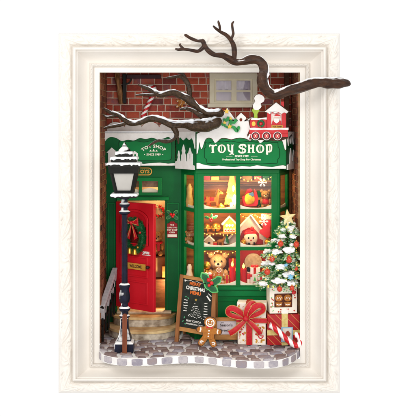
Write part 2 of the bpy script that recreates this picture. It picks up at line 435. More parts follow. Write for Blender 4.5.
def carve(sv, tv):
    x = (sv % PER)/CELL; y = max(0, min(BW, tv))/CELL
    i, j = int(y), int(x); H, W = TILE.shape
    fx, fy = x-j, y-i; i2 = min(i+1, H-1); j2 = (j+1) % W; j = j % W
    return (TILE[i, j]*(1-fx)+TILE[i, j2]*fx)*(1-fy)+(TILE[i2, j]*(1-fx)+TILE[i2, j2]*fx)*fy
PROF = [(0, 12), (0, -20), (.3, -22.6), (.8, -24.4), (1.4, -25)]
CARV = [(1.4+11.1*i/26, -25-1.9*math.sin(math.pi*i/26)) for i in range(27)]
MID = [(12.5, -25), (12.9, -24), (13.3, -24.2), (13.9, -29), (14.6, -30.6), (15.6, -31), (16.5, -30.4), (17, -28.6), (17.3, -26.6), (18.6, -26.2), (18.8, -25)]
COVE = [(18.8+11*i/9, -12.5-12.5*(1-math.sin(math.pi/2*i/9))) for i in range(10)]+[(30.2, -12.4), (30.4, -14.4)]
BEAD = [(30.4+3.4*i/8, -14.4-1.6*math.sin(math.pi*i/8)) for i in range(9)]
LIP = [(33.8, -14.4), (34.1, -12.2), (34.6, -12.4), (35, -13.2), (35.5, -13.3), (40, -12.6), (40, 14), (0, 12)]
FR = Thing("picture_frame", "ornate cream white picture frame around the whole miniature shop scene", "picture frame", (0, -15, Z(393, -15)))
def corner(c, t, y):
    sl, sr, st, sb = 41/40, 40/40, 39/40, 34/40
    u = 58.6+t*sl if c in (0, 3) else 340-t*sr
    v = 33.5+t*st if c in (0, 1) else 393-t*sb
    return P(u, v, max(y, -32))
def frame_strip(name, prof, disp=None, step=None):
    mb = MB()
    for c in range(4):
        d = (c+1) % 4
        Ln = 282 if c % 2 == 0 else 360
        n = int(Ln/step) if step else 1
        n += n % 2
        base = len(mb.v)
        for t, y in prof:
            a, b = corner(c, t, y), corner(d, t, y)
            for i in range(n+1):
                f = i/n; p = a.lerp(b, f)
                if disp:
                    sv = min(f, 1-f)*(b-a).length; p = Vector((p.x, p.y-disp(sv, t), p.z))
                mb.v.append(tuple(p))
        for i in range(len(prof)-1):
            for j in range(n):
                k = base+i*(n+1)+j
                mb.f.append((k, k+1, k+n+2, k+n+1)); mb.m.append(0); mb.r.append(0)
    return FR.part(name, mb, FRAME)
def dcarve(sv, t):
    q = (t-1.4)*8.8/11.1; e = max(0, min(1, min(q, 8.8-q)/.8))
    return 2.1*carve(sv+6, q)*e
def dbead(sv, t):
    e = math.sin(math.pi*(t-30.4)/3.4) if 30.4 <= t <= 33.8 else 0
    ph = (sv-1.2*(t-32.1)) % 4.6/4.6
    return e*(1.9*math.sqrt(max(0, 1-(2*ph-1)**2))-.6)
frame_strip("outer_moulding", PROF)
frame_strip("carved_band", CARV, dcarve, .55)
frame_strip("ridge_moulding", MID)
frame_strip("cove_moulding", COVE)
frame_strip("beaded_moulding", BEAD, dbead, .4)
frame_strip("inner_lip", LIP)

# ============================================================ GROUND
ctrl = [(-96.2, 40), (-96.2, 5), (-95, -10), (-91, -25), (-84, -34), (-72, -41), (-57, -43), (-43, -41), (-28, -37), (-15, -34), (0, -33.5), (12, -36), (25, -43), (40, -49), (56, -52), (72, -51), (84, -44), (93, -33), (100, -19), (104.6, -4), (105, 12), (105, 40)]
edge = catmull(ctrl, 5)
slab = edge+[(105, 112), (-96.2, 112)]
xy = lambda a, b, n=0: Vector((a, b, n))
ctrl_front = [c for c in edge if True]
g = MB(); g.prism([(a, b) for a, b in slab], xy, -7.6, -.3)
single("cobbled_pavement_bed", g, SETT, None, None, (0, 0, -8), kind="structure", bevel=1.2)
# cobbles: rows that follow the front edge; the front row wraps over the rim
def yfront(x):
    best = 1e9
    for (x0, y0), (x1, y1) in zip(edge, edge[1:]):
        if x0 != x1 and min(x0, x1) <= x <= max(x0, x1): best = min(best, y0+(y1-y0)*(x-x0)/(x1-x0))
    return best if best < 1e9 else 20
def inside(x, y): return -95.8 < x < 104.6 and y > yfront(max(-96, min(104.8, x)))+.4
cb = MB(); random.seed(11)
rows = [0]; 
for j in range(11): rows.append(rows[-1]+random.uniform(9.6, 11.4))
def base_y(x): return -44+4*math.sin(x*.045+2.2)*1.6
for j in range(len(rows)-1):
    r0, r1 = rows[j], rows[j+1]
    x = -100+random.uniform(-5, 3)
    fade = max(0, 1-j/6)
    while x < 108:
        wd = random.uniform(10.5, 16); gp = random.uniform(2.0, 3.6)
        c = [(x+gp/2, r0+random.uniform(1.0, 2.0)), (x+wd-gp/2, r0+random.uniform(1.0, 2.0)), (x+wd-gp/2, r1-random.uniform(1.0, 2.0)), (x+gp/2, r1-random.uniform(1.0, 2.0))]
        sk = random.uniform(-1.6, 1.6)
        c = [(a+(sk if q in (2, 3) else 0)+random.uniform(-.7, .7), b) for q, (a, b) in enumerate(c)]
        poly = []
        for q in range(4):       # rounded, slightly wobbly outline
            p, o, nx = c[q], c[q-1], c[(q+1) % 4]
            for t in (.32, .12): poly.append((p[0]+(o[0]-p[0])*t*(1 if t > .2 else .55), p[1]+(o[1]-p[1])*t))
            for t in (.0,): poly.append((p[0]+((o[0]+nx[0])/2-p[0])*.10, p[1]+((o[1]+nx[1])/2-p[1])*.10))
            for t in (.12,): poly.append((p[0]+(nx[0]-p[0])*t, p[1]+(nx[1]-p[1])*t))
            mid = ((p[0]+nx[0])/2+random.uniform(-.3, .3), (p[1]+nx[1])/2+random.uniform(-.35, .35)); poly.append(mid)
        def ground(a, b):
            yy = b+base_y(a)-4+.6*nz(a*.1, b*.1, 3)*4
            return a, yy
        pts = [ground(a, b) for a, b in poly]
        if j == 0 or True:
            pts = [(min(104.2, max(-95.6, a)), max(b, yfront(min(104.2, max(-95.6, a)))+.25)) for a, b in pts]
        ar = 0
        for (a0, b0), (a1, b1) in zip(pts, pts[1:]+pts[:1]): ar += a0*b1-a1*b0
        if abs(ar)/2 > 14:
            cx = sum(a for a, b in pts)/len(pts); cy = sum(b for a, b in pts)/len(pts)
            cb.rnd = random.random(); n = len(pts); tilt = random.uniform(-.3, .3); o = len(cb.v)
            for sc_, z_ in ((1.0, -.8), (1.0, 0), (.95, .6), (.84, 1.05), (.55, 1.35)):
                for a, b in pts: cb.v.append((cx+(a-cx)*sc_, cy+(b-cy)*sc_, z_+(a-cx)*.02*tilt*(z_ > 0)))
            for r_ in range(4):
                for i in range(n):
                    k = (i+1) % n; cb.f.append((o+r_*n+i, o+r_*n+k, o+(r_+1)*n+k, o+(r_+1)*n+i)); cb.m.append(0); cb.r.append(cb.rnd)
            cb.f.append(tuple(o+4*n+i for i in range(n))); cb.m.append(0); cb.r.append(cb.rnd)
        x += wd
# rim stones on the front face
L = 0; seg = []
for (a, b), (c_, d_) in zip(edge, edge[1:]): seg.append((L, a, b)); L += math.hypot(c_-a, d_-b)
seg.append((L, edge[-1][0], edge[-1][1]))
def rim(sv):
    for i in range(len(seg)-1):
        if seg[i][0] <= sv <= seg[i+1][0]:
            t = (sv-seg[i][0])/max(1e-6, seg[i+1][0]-seg[i][0])
            x0, y0, x1, y1 = seg[i][1], seg[i][2], seg[i+1][1], seg[i+1][2]
            dx, dy = x1-x0, y1-y0; l = math.hypot(dx, dy)
            return x0+dx*t, y0+dy*t, dy/l, -dx/l
    return None
sv = 42
while sv < L-48:
    wd = random.uniform(9, 12.5); cb.rnd = random.uniform(.62, 1)
    m = lambda a, b, n: (lambda q: Vector((q[0]+q[2]*n, q[1]+q[3]*n, b)))(rim(a))
    n_ = 6; o = len(cb.v); top, bot = -.5-random.uniform(0, .4), -7.6+random.uniform(0, .8)
    out = [(sv+.7+(wd-1.4)*i/n_, bot+random.uniform(-.2, .2)+(.8 if i in (0, n_) else 0)) for i in range(n_+1)]+[(sv+.5+(wd-1)*(1-i/n_), top+random.uniform(-.2, .2)-(.6 if i in (0, n_) else 0)) for i in range(n_+1)]
    n = len(out); cxm = sum(p[0] for p in out)/n; cym = sum(p[1] for p in out)/n
    for sc_, h_ in ((1, -.8), (.99, .2), (.86, .7)):
        for a, b in out: cb.v.append(tuple(m(cxm+(a-cxm)*sc_, cym+(b-cym)*sc_, h_)))
    for r_ in range(2):
        for i in range(n):
            k = (i+1) % n; cb.f.append((o+r_*n+i, o+r_*n+k, o+(r_+1)*n+k, o+(r_+1)*n+i)); cb.m.append(0); cb.r.append(cb.rnd)
    h = n//2      # cap as quads
    for i in range(h-1):
        cb.f.append((o+2*n+i, o+2*n+i+1, o+2*n+n-2-i, o+2*n+n-1-i)); cb.m.append(0); cb.r.append(cb.rnd)
    sv += wd+random.uniform(3, 6)
single("cobbled_pavement", cb, STONE, None, None, (0, 0, 0), kind="structure")

# ============================================================ BRICK WALLS
def brick_run(mb, m, a0, a1, b0, b1, hole=None, bl=14.5, bh=6.3, gap=1.0, out=1.0, seed=0, short=True):
    rnd = random.Random(seed); b = b0; r = 0
    while b < b1:
        a = a0-rnd.uniform(0, 1)-(bl*.5 if r % 2 else 0); q = 0
        while a < a1:
            l = (bl if q % 2 == 0 or not short else bl*.5); l *= rnd.uniform(.94, 1.05)
            x0, x1, y0, y1 = max(a, a0), min(a+l, a1), b, min(b+bh, b1)
            spans = [(x0, x1)]
            if hole and y1 > hole[1] and y0 < hole[3]:
                spans = [(x0, min(x1, hole[0])), (max(x0, hole[2]), x1)]
            mb.rnd = min(1, max(.01, rnd.gauss(.55, .2)))
            for s0, s1 in spans:
                if s1-s0 > 1 and y1-y0 > .8:
                    e = [rnd.uniform(-.18, .18) for _ in range(8)]; n1 = out*rnd.uniform(.75, 1.2); i_ = .35
                    mb.add([m(s0+e[0], y0+e[1], -1), m(s1+e[2], y0+e[3], -1), m(s1+e[4], y1+e[5], -1), m(s0+e[6], y1+e[7], -1),
                            m(s0+e[0], y0+e[1], n1-.3), m(s1+e[2], y0+e[3], n1-.3), m(s1+e[4], y1+e[5], n1-.3), m(s0+e[6], y1+e[7], n1-.3),
                            m(s0+i_, y0+i_, n1), m(s1-i_, y0+i_, n1), m(s1-i_, y1-i_, n1), m(s0+i_, y1-i_, n1)],
                           [(0, 1, 5, 4), (1, 2, 6, 5), (2, 3, 7, 6), (3, 0, 4, 7), (4, 5, 9, 8), (5, 6, 10, 9), (6, 7, 11, 10), (7, 4, 8, 11), (8, 9, 10, 11)])
            a += l+gap; q += 1
        b += bh+gap; r += 1
WY = 76
mw = lm((0, WY, 0), (1, 0, 0), (0, 0, 1))      # un = x cross z = -y : towards the viewer
hx0, hx1, hz0, hz1 = X(211.5, WY), X(255, WY), Z(104, WY), Z(75, WY)
BW_ = Thing("brick_house_wall", "red brick upper wall of the house with a small four pane window", "brick wall", (4, WY, 186))
mo = MB(); mo.prism([rect(-96, 185.5, 104.8, 290), rect(hx0, hz0, hx1, hz1)], mw, -3, 0)
mo_ = BW_.part("mortar", mo, MORTAR)
bk = MB(); brick_run(bk, mw, -96, 104.8, 186, 290, (hx0, hz0, hx1, hz1), seed=3)
BW_.part("bricks", bk, BRICK)
wf = MB()
def pxr(y, u0, v0, u1, v1): return X(u0, y), Z(v1, y), X(u1, y), Z(v0, y)
x0, z0, x1, z1 = pxr(72, 209.5, 73, 257.5, 104)
ix0, iz0, ix1, iz1 = pxr(72, 214.5, 79, 252.5, 102)
wf.prism([rect(x0, z0, x1, z1), rect(ix0, iz0, ix1, iz1)], lm((0, 74.5, 0), (1, 0, 0), (0, 0, 1)), -4, 2.5)
win = BW_.part("window", wf, WINF, bevel=.4)
sa = MB(); ms = lm((0, 76, 0), (1, 0, 0), (0, 0, 1))
mx_, mz_ = X(234, 74), Z(91, 74)
sa.prism([rect(ix0+.0, iz0+.0, ix1, iz1), rect(ix0+2, iz0+1.6, mx_-2.8, mz_-1), rect(mx_+2.8, iz0+1.6, ix1-2, mz_-1), rect(ix0+2, mz_+1, mx_-2.8, iz1-1.6), rect(mx_+2.8, mz_+1, ix1-2, iz1-1.6)], ms, -1.5, 1.4)
BW_.part("sash", sa, WINF, parent=win, bevel=.3)
sl = MB(); x0, z0, x1, z1 = pxr(71, 207.5, 103.5, 260, 107.5); sl.box(x0, x1, 69, 75, z0, z1)
BW_.part("sill", sl, WINF, parent=win, bevel=.5)
for u0, u1 in ((216, 231.5), (237, 251.5)):
    a0, a1 = X(u0-1, 80), X(u1+1, 80)
    pl = [(a0, Z(78, 80)), (a1, Z(78, 80))]+[(a1+(a0-a1)*i/24, Z(88.5, 80)-1.3*abs(math.sin(math.pi*i/24*3))) for i in range(25)]
    c = MB(); vs = []
    for i in range(25):
        f = i/24; yy = 80.5+.8*math.sin(f*24)
        vs += [(a0+(a1-a0)*f, yy, Z(78, 80)), (a0+(a1-a0)*f, yy-.3, Z(88.5, 80)-1.6*abs(math.sin(math.pi*f*3)))]
    c.add(vs, [(2*i, 2*i+1, 2*i+3, 2*i+2) for i in range(24)])
    BW_.part("curtain", c, CURT, parent=win)
c = MB(); c.box(ix0-1, ix1+1, 88, 89, iz0-1, iz1+1); BW_.part("room_behind", c, PANEB, parent=win)
c = MB(); c.box(ix0+.4, ix1-.4, 76.3, 76.7, iz0+.4, iz1-.4); BW_.part("glass_pane", c, GLASS, parent=win)

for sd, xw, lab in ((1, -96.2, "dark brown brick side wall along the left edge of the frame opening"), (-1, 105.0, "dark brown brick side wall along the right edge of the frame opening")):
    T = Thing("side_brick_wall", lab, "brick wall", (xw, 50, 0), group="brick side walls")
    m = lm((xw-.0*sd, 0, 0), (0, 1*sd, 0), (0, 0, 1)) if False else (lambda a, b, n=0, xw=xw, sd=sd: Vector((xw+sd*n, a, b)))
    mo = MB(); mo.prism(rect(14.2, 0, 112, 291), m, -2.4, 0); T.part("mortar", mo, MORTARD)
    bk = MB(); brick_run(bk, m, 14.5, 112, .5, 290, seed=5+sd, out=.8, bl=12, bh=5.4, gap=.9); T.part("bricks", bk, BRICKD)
c = MB(); c.box(-98, 107, 14.2, 114, 291.2, 293); single("box_ceiling", c, WOODD, None, None, (0, 60, 291), kind="structure")
# brown corner post on the right, above the sign
c = MB(); c.box(X(284.5, 70), X(289, 70), 66, 74.5, 186, 290.8)
single("corner_post", c, WOODD, "dark brown square post in the right corner beside the brick wall", "post", (X(287, 70), 70, 186), bevel=.4)
# log and iron bracket, upper left
c = MB(); rg = lambda th, l, t: 1+.12*math.sin(3*th+l*.3)+.15*nz(math.cos(th)*2, math.sin(th)*2, l*.12)
c.tube(catmull([P(117.2, 73, 70), P(118, 82, 69), P(120, 92, 69.5), P(121, 104, 70)], 8), 2.6, 12, rg)
single("wooden_log", c, POSTM, "short rough wooden log upright beside the black iron bracket", "log", P(121, 104, 70), smooth=True)
T = Thing("iron_bracket", "black iron bracket on the brick wall beside the wooden log", "bracket", P(125, 103, 72))
c = MB(); x0, z0, x1, z1 = pxr(70, 122.5, 74, 126.3, 103.5); c.box(x0, x1, 68.5, 74.6, z0, z1); T.part("upright", c, BLACK, bevel=.5)
c = MB(); x0, z0, x1, z1 = pxr(70, 126.4, 74.6, 161, 78.6); c.box(x0, x1, 69, 73.5, z0, z1); T.part("arm", c, mat("plum_iron", '#3a2226', '#4a2c30', rough=.5), bevel=.5)
c = MB(); c.stroke(catmull([(126.2, 84), (129, 83), (131, 80), (131.5, 78.4)], 5), 1.5, pm(71), -1.5, 1); T.part("brace", c, BLACK)

# striped candy cane and gingerbread ornament on the bricks
c = MB(); c.tube(catmull([P(u, v, 71) for u, v in ((142.5, 117), (147, 107), (151.5, 98), (154.5, 91), (153.5, 87.5), (149.5, 87.2), (145.5, 89.5))], 6), 2.5, 12)
single("candy_cane", c, CANE, "red and white striped candy cane hung on the upper brick wall behind the branch", "candy cane", P(142.5, 117, 71))
GB = [(0, 1.0), (.2, .96), (.31, .84), (.33, .69), (.27, .53), (.22, .47), (.36, .43), (.57, .40), (.68, .30), (.67, .16), (.54, .09), (.35, .09), (.31, 0), (.34, -.14), (.48, -.36), (.52, -.52), (.43, -.64), (.27, -.63), (.15, -.48), (0, -.22)]
GBL = catmull(GB+[(-x, y) for x, y in reversed(GB[1:-1])], 4, closed=True)
def gingerbread(label, o, scale, rot=0, yaw=0, group=None, bow=True, thick=2.5, edge=True):
    T = Thing("gingerbread_man", label, "gingerbread man", o, group=group)
    m = fm(o[0], o[1], o[2]+.66*scale, scale, rot, yaw)
    m2 = lambda a, b, n=0: m(a, b, n/scale)
    if edge:
        c = MB(); c.prism([(x*1.07, y*1.07-.015) for x, y in GBL], m2, -thick*.5, thick*.32); T.part("base_board", c, EDGE)
    c = MB(); c.prism(GBL, m2, thick*.34, thick*.75); body = T.part("body", c, GINGER, bevel=.3 if scale > 10 else 0)
    c = MB(); n = thick*.75
    w_ = .075
    c.stroke(circ(0, .7, .225, .21, n=28)+[(.225, .7)], .06, m2, n-.1, n+.35)
    for sx in (1, -1):
        c.stroke([(sx*.50, .37), (sx*.47, .24), (sx*.51, .12)], w_, m2, n-.1, n+.4)
        c.stroke([(sx*.24, -.42), (sx*.34, -.38), (sx*.44, -.44)], w_, m2, n-.1, n+.4)
        c.stroke([(sx*.29, -.52), (sx*.36, -.48), (sx*.44, -.53)], w_*.7, m2, n-.1, n+.4)
        c.prism(circ(sx*.09, .77, .04, .05, n=10), m2, n-.1, n+.5)
    c.stroke(circ(0, .70, .12, .10, n=10, a0=math.pi*1.1, a1=math.pi*1.9), .045, m2, n-.1, n+.5)
    for yy in (.24, .08, -.08): c.prism(circ(0, yy, .045, n=10), m2, n-.1, n+.6)
    T.part("icing", c, ICING)
    if bow:
        c = MB(); c.prism([(0, .42), (-.17, .50), (-.17, .34)], m2, n, n+.6); c.prism([(0.005, .42), (.17, .50), (.17, .34)], m2, n, n+.6); T.part("bow", c, REDB)
    return T
gingerbread("small gingerbread man ornament fixed to the red brick wall above the branch", P(181, 109, 72), 8.5, rot=-.3, bow=False, thick=1.6)

# ============================================================ SHOP FRONT (green)
FY = 70; BYF = 30
SF = Thing("toy_shop", "dark green wooden toy shop front with open red door and lit bay window", "shop front", (0, FY, 19))
zb, zt = 20.2, Z(164, FY)
mF = lm((0, FY, 0), (1, 0, 0), (0, 0, 1))
dx0, dx1 = X(117, FY), X(165, FY)          # doorway
dzt = Z(200, FY)
tx = [(X(124, FY), X(139, FY)), (X(142, FY), X(158, FY))]; tz0, tz1 = Z(192.5, FY), Z(181, FY)
xl, xr = X(105.6, FY), X(182.5, FY)
c = MB()
out = [(xl, zb), (dx0, zb), (dx0, dzt), (dx1, dzt), (dx1, zb), (xr, zb), (xr, zt), (xl, zt)]
c.prism([out]+[rect(a, tz0, b, tz1) for a, b in tx], mF, -4, 0)
SF.part("wall_panel", c, GREEND, bevel=.3)
c = MB(); c.box(-96, xr, 72.2, 74, 0.1, 19.8); SF.part("plinth", c, GREEND)
# transom frame
x0, z0, x1, z1 = pxr(FY, 120, 177.5, 162, 195.5)
c = MB(); c.prism([rect(x0, z0, x1, z1)]+[rect(a, tz0, b, tz1) for a, b in tx], mF, .2, 2.2)
tr = SF.part("transom_window", c, GREENL if False else GREEN, bevel=.4)
for a, b in tx:
    c = MB(); c.box(a-.5, b+.5, FY+1.4, FY+1.8, tz0-.5, tz1+.5); SF.part("glass_pane", c, GLASS, parent=tr)
    c = MB(); n = 16
    pl = [(a, tz0-.4), (b, tz0-.4), (b, tz0+2)]+[(b+(a-b)*i/n, tz0+2+2.6*math.sin(math.pi*i/n*.9+.1)+.4*nz(i*.7, a)) for i in range(1, n)]+[(a, tz0+2)]
    c.prism(pl, mF, -3.4, -2.2); SF.part("snow_drift", c, SNOWW, parent=tr)
# door head rail and pilaster trim
c = MB(); x0, z0, x1, z1 = pxr(66, 117, 197, 169, 200.5); c.box(x0, x1, 64.5, 69.8, z0, z1); SF.part("door_head", c, GREEN, bevel=.5)
for u0, u1 in ((107.8, 115.2), (166.6, 179.3)):
    c = MB(); a0, a1 = X(u0, FY), X(u1, FY); c.prism([rect(a0, 21.5, a1, dzt-3), rect(a0+1.3, 23, a1-1.3, dzt-4.4)], mF, .1, .9); SF.part("pilaster_trim", c, GREEN, bevel=.3)
c = MB(); c.box(dx0+.1, dx1+7, 62, 78, 20.2, 22.6); SF.part("threshold", c, mat("worn_cream_sill", '#b8a888', '#e0d4b8', rough=.55, scale=.2), bevel=.5)
# open red door, hinged on the left jamb
hx, hy, ex, ey = X(116.4, 74), 66.0, X(153.8, 44), 33.0
dv = Vector((ex-hx, ey-hy, 0)); DL = dv.length
md = lm((hx, hy, 0), dv, (0, 0, 1))        # a: 0..DL along the leaf, b: height, n: towards viewer-ish
if (dv.cross(Vector((0, 0, 1)))).y > 0: raise Exception
Z0, Z1 = 27.5, 140
cxd = DL*.5
arch = [(6.5, 96), (DL-6.5, 96), (DL-6.5, 122)]+circ(cxd, 122, DL/2-6.5, 11, n=14, a0=0, a1=math.pi)[1:-1]+[(6.5, 122)]
c = MB(); c.prism([rect(0, Z0, DL, Z1), arch], md, -4.2, 0)
door = SF.part("door", c, RED, bevel=.5)
c = MB(); c.prism([[(a, b) for a, b in arch], [(cxd+(a-cxd)*.86, 110+(b-110)*.9) for a, b in arch]], md, .1, 1.2)
for r_ in (rect(7, 62, DL-7, 84), rect(7, 34, DL-7, 58)):
    i_ = [(cxd+(a-cxd)*.88, (r_[0][1]+r_[2][1])/2+(b-(r_[0][1]+r_[2][1])/2)*.86) for a, b in r_]
    c.prism([r_, i_], md, .1, .8)
SF.part("door_moulding", c, RED, parent=door, bevel=.3)
c = MB(); c.prism([(a, b) for a, b in arch], md, -2.6, -2.1); SF.part("door_glass", c, mat("dark_door_glass", '#5c1216', '#7a2420', rough=.2), parent=door)
c = MB(); val = [(6.5, 122)]+[(DL-6.5, 122)]+circ(cxd, 122, DL/2-6.5, 11, n=14, a0=0, a1=math.pi)[1:-1]
sc_ = [(DL-6.5-(DL-13)*i/24, 120-5.5*abs(math.sin(math.pi*i/24*3))) for i in range(25)]
c.prism(circ(cxd, 122, DL/2-6.5, 11, n=14, a0=0, a1=math.pi)+list(reversed(sc_)), md, -2, -.6); SF.part("scalloped_valance", c, RED, parent=door)
c = MB(); c.prism([(DL*.32, 70), (DL*.82, 70), (DL*.82, 76.6), (DL*.32, 76.6)], md, .9, 1.9); mail = SF.part("letter_plate", c, GOLDP, parent=door, bevel=.4)
c = MB(); mz = 66
c = MB(); c.blob(tuple(md(DL-5.5, 74, 3)), 2.0, seg=12); c.tube([md(DL-5.5, 74, 0), md(DL-5.5, 74, 2.4)], .9, 8); SF.part("handle", c, mat("dark_knob", '#2a1512', '#3a1f1a', rough=.3), parent=door)
c = MB(); c.text("WELCOME", md, DL*.57, 72, 3, 1.8, 2.1, bold=.02, sx=.82, flip=False); SF.part("letter_plate_text", c, EDGE, parent=door)
c = MB(); c.text("OPEN", md, DL*.82, 87.4, 2.6, .2, 1.0, bold=.03, flip=False, sx=.9); c.prism(rect(DL*.72, 86, DL*.93, 86.6), md, .2, .9); SF.part("white_notice", c, WHITE, parent=door)

# bay window: left splay, front, right splay
LB, LF, RF_, RB = Vector((X(181, FY), FY, 0)), Vector((X(196, BYF), BYF, 0)), Vector((X(278.5, BYF), BYF, 0)), Vector((X(289.5, FY), FY, 0))
zr = [Z(v, BYF) for v in (176, 209.3, 213, 247, 250.5, 285.5)]
zbt, ztt = 0.2, Z(158, BYF)
panes = [(zr[1], zr[0]), (zr[3], zr[2]), (zr[5], zr[4])]
mB = lm((0, BYF, 0), (1, 0, 0), (0, 0, 1))
pc = [(X(203.8, BYF), X(236, BYF)), (X(240.2, BYF), X(271.6, BYF))]
c = MB(); c.prism([rect(LF.x, zbt, RF_.x, ztt)]+[rect(a, z0, b, z1) for a, b in pc for z0, z1 in panes], mB, -3.5, 0)
bay = SF.part("bay_window", c, GREEN, bevel=.45)
def side(a, b, name):
    d = b-a; Ls = d.length; m = lm(a, d, (0, 0, 1))
    c = MB(); c.prism([rect(.2, zbt, Ls-.2, ztt)]+[rect(Ls*.2, z0, Ls*.84, z1) for z0, z1 in panes], m, -3.2, -.1)
    SF.part("bay_window_side", c, GREEN, bevel=.4)
    for z0, z1 in panes:
        c = MB(); c.hexa(m, Ls*.2-.3, z0-.3, Ls*.84+.3, z1+.3, -2.2, -1.8); SF.part("glass_pane", c, GLASSS, parent=bay)
        c = MB(); n = 12; pl = [(Ls*.2-.2, z0-.4), (Ls*.84+.2, z0-.4)]+[(Ls*.84+.2-(Ls*.64+.4)*i/n, z0+2.2+1.6*(abs(2*i/n-1))**2) for i in range(n+1)]
        c.prism(pl, m, -3.4, -2.4); SF.part("snow_trim", c, SNOWW, parent=bay)
side(LB, LF, "l"); side(RF_, RB, "r")
c = MB()
for V in (LF, RF_): c.tube([(V.x, V.y+1.2, .3), (V.x, V.y+1.2, ztt-2)], 1.9, 12)
SF.part("corner_bead", c, GREEN)
for a, b in pc:
    for q, (z0, z1) in enumerate(panes):
        c = MB(); c.box(a-.4, b+.4, BYF+1.6, BYF+2.0, z0-.4, z1+.4); SF.part("glass_pane", c, GLASS, parent=bay)
        n = 20; hh = 2.4
        pl = [(a-.3, z0-.4), (b+.3, z0-.4)]+[(b+.3-(b-a+.6)*i/n, z0+1.2+3.6*abs(2*i/n-1)**2.6+.25*nz(i*.4, a, z0)) for i in range(n+1)]
        c = MB(); c.prism(pl, mB, -3.4, -2.3); SF.part("snow_trim", c, SNOWW, parent=bay)
# sill mouldings and base panels
c = MB()
for v0, v1, pr in ((287, 289.5, 2.6), (291, 296, 1.4)):
    z0, z1 = Z(v1, BYF), Z(v0, BYF)
    o_ = [(LB.x-.5, FY-.3), (LF.x-pr*.5, BYF-pr), (RF_.x+pr*.5, BYF-pr), (RB.x-.2, FY-.3)]
    c.prism(o_, lambda a, b, n=0: Vector((a, b, n)), z0, z1)
SF.part("sill_moulding", c, GREENL, bevel=.4)
c = MB(); z0, z1 = Z(341, BYF), Z(299, BYF)
for a, b in ((X(200, BYF), X(236, BYF)), (X(240, BYF), X(275, BYF))):
    c.prism([rect(a, z0, b, z1), rect(a+2, z0+2, b-2, z1-2)], mB, .05, 1.1)
SF.part("base_panel", c, GREEN, bevel=.3)
c = MB(); o_ = [(LB.x, FY-.6), (LF.x-.6, BYF-1.3), (RF_.x+.6, BYF-1.3), (RB.x-.3, FY-.6)]
c.prism(o_, xy, Z(175, BYF)+1.5, Z(169.5, BYF)); SF.part("bay_head_moulding", c, GREEN, bevel=.4)
# roof of the bay and display shelves
c = MB(); o_ = [(LB.x+.8, 72), (LF.x+.8, BYF+4), (RF_.x-.8, BYF+4), (RB.x-.8, 72)]
c.prism(o_, xy, 181.2, 183); SF.part("bay_roof", c, WOODD)
for q, (z0, z1) in enumerate(panes):
    c = MB(); c.prism([(LB.x+2, 69.5), (LF.x+3.2, BYF+4.2), (RF_.x-3.2, BYF+4.2), (RB.x-2.4, 69.5)], xy, z0-3, z0-.5); SF.part("display_shelf", c, WOODO)
# walls of the room inside
c = MB(); c.box(-95.5, -20.2, 106.5, 108, 20.2, 185); SF.part("buff_wall", c, BUFF)
c = MB(); c.box(-20, 104.5, 72.5, 74.5, 20.2, 183)
for zz in range(24, 180, 7): c.box(-19.8, 104, 71.7, 72.4, zz, zz+6.2)
SF.part("back_panelling", c, BROWNW)
c = MB(); c.box(-92, -24, 84, 85, 154, 182.8); SF.part("transom_blind", c, mat("mauve_brown_blind", '#8a6458', '#a88474', rough=.8, scale=.3), parent=tr)
c = MB(); c.box(-95.5, 104, 78.5, 108, 18.0, 20.1); SF.part("floor_boards", c, WOODO)
c = MB(); c.box(-95.5, 104, 78.2, 106, 183.2, 185); SF.part("room_ceiling", c, WOODD)
c = MB(); c.box(-62, -22, 92, 106.2, 75.4, 77.2); c.box(-62, -22, 92, 106.2, 50, 52)
c.box(-62, -60, 94, 106, 20.4, 75.2); c.box(-24, -22, 94, 106, 20.4, 49.8); c.box(-59.8, -24.2, 95, 104, 20.4, 49.8)
SF.part("wall_shelf", c, WOODD, bevel=.4)
c = MB(); c.box(-19, 30, 74.8, 76, 20.2, 183); c.box(-19.5, -18, 76.2, 106, 20.2, 183); SF.part("partition", c, BUFF)

# ============================================================ SIGNS
def board(T, name, m, loop, holes, mt, n0, n1, parent=None, bev=.25):
    c = MB(); c.prism([loop]+holes, m, n0, n1); return T.part(name, c, mt, parent=parent, bevel=bev)
SG = Thing("shop_sign", "big green bay sign reading TOY SHOP in cream blackletter with snowy edges", "shop sign", P(241, 169, 22))
y_ = 21; m = pm(y_)
board(SG, "backing_board", m, [(196.4, 132), (286, 132), (286, 168.6), (196.4, 168.6)], [], GREENL, -3.5, 0)
# raised snow skyline on top of the board, drips at its lower edge
top = [(196.6, 134), (199, 132.8), (203, 131), (206, 128.5), (210, 127.5), (213, 123.5), (216, 121), (219, 118), (222, 115), (225, 111.5), (227, 107.5), (229.5, 111.5), (232, 115), (234.5, 118.6), (236.4, 120.5), (236.4, 117.4), (241, 112.8), (245.8, 117.2), (245.9, 121), (248, 119.5), (251, 117.5), (254, 118), (258, 120), (262, 122), (268, 124), (276, 127), (286, 130)]
drip = [(286, 149), (285, 150), (283.8, 146), (282, 140.5), (279, 139), (276, 138.4), (274, 140.8), (270, 139), (266, 138), (263, 141), (260, 143), (257.5, 140), (253, 138.5), (250, 140.6), (246, 138.6), (241, 137.6), (236, 138), (231, 139.4), (226, 138), (221, 138.2), (217, 141.8), (214.6, 142.6), (212, 138.6), (208, 137.6), (205, 140), (203, 146), (201.5, 149), (200.2, 146), (199.4, 142), (198.6, 148), (197.6, 153), (196.6, 154)]
sn = board(SG, "snow_topping", m, top+catmull(drip, 3), [circ(240.8, 119.6, 1.5, 1.9, n=12)], SNOW, .2, 2.0)
board(SG, "snow_edge_line", m, [(a+(.5 if a < 240 else .4)*0, b-.9) for a, b in top]+[(a, b+.7) for a, b in catmull(drip, 3)], [circ(240.8, 119.6, 1.9, 2.3, n=12)], EDGE, -.6, .15)
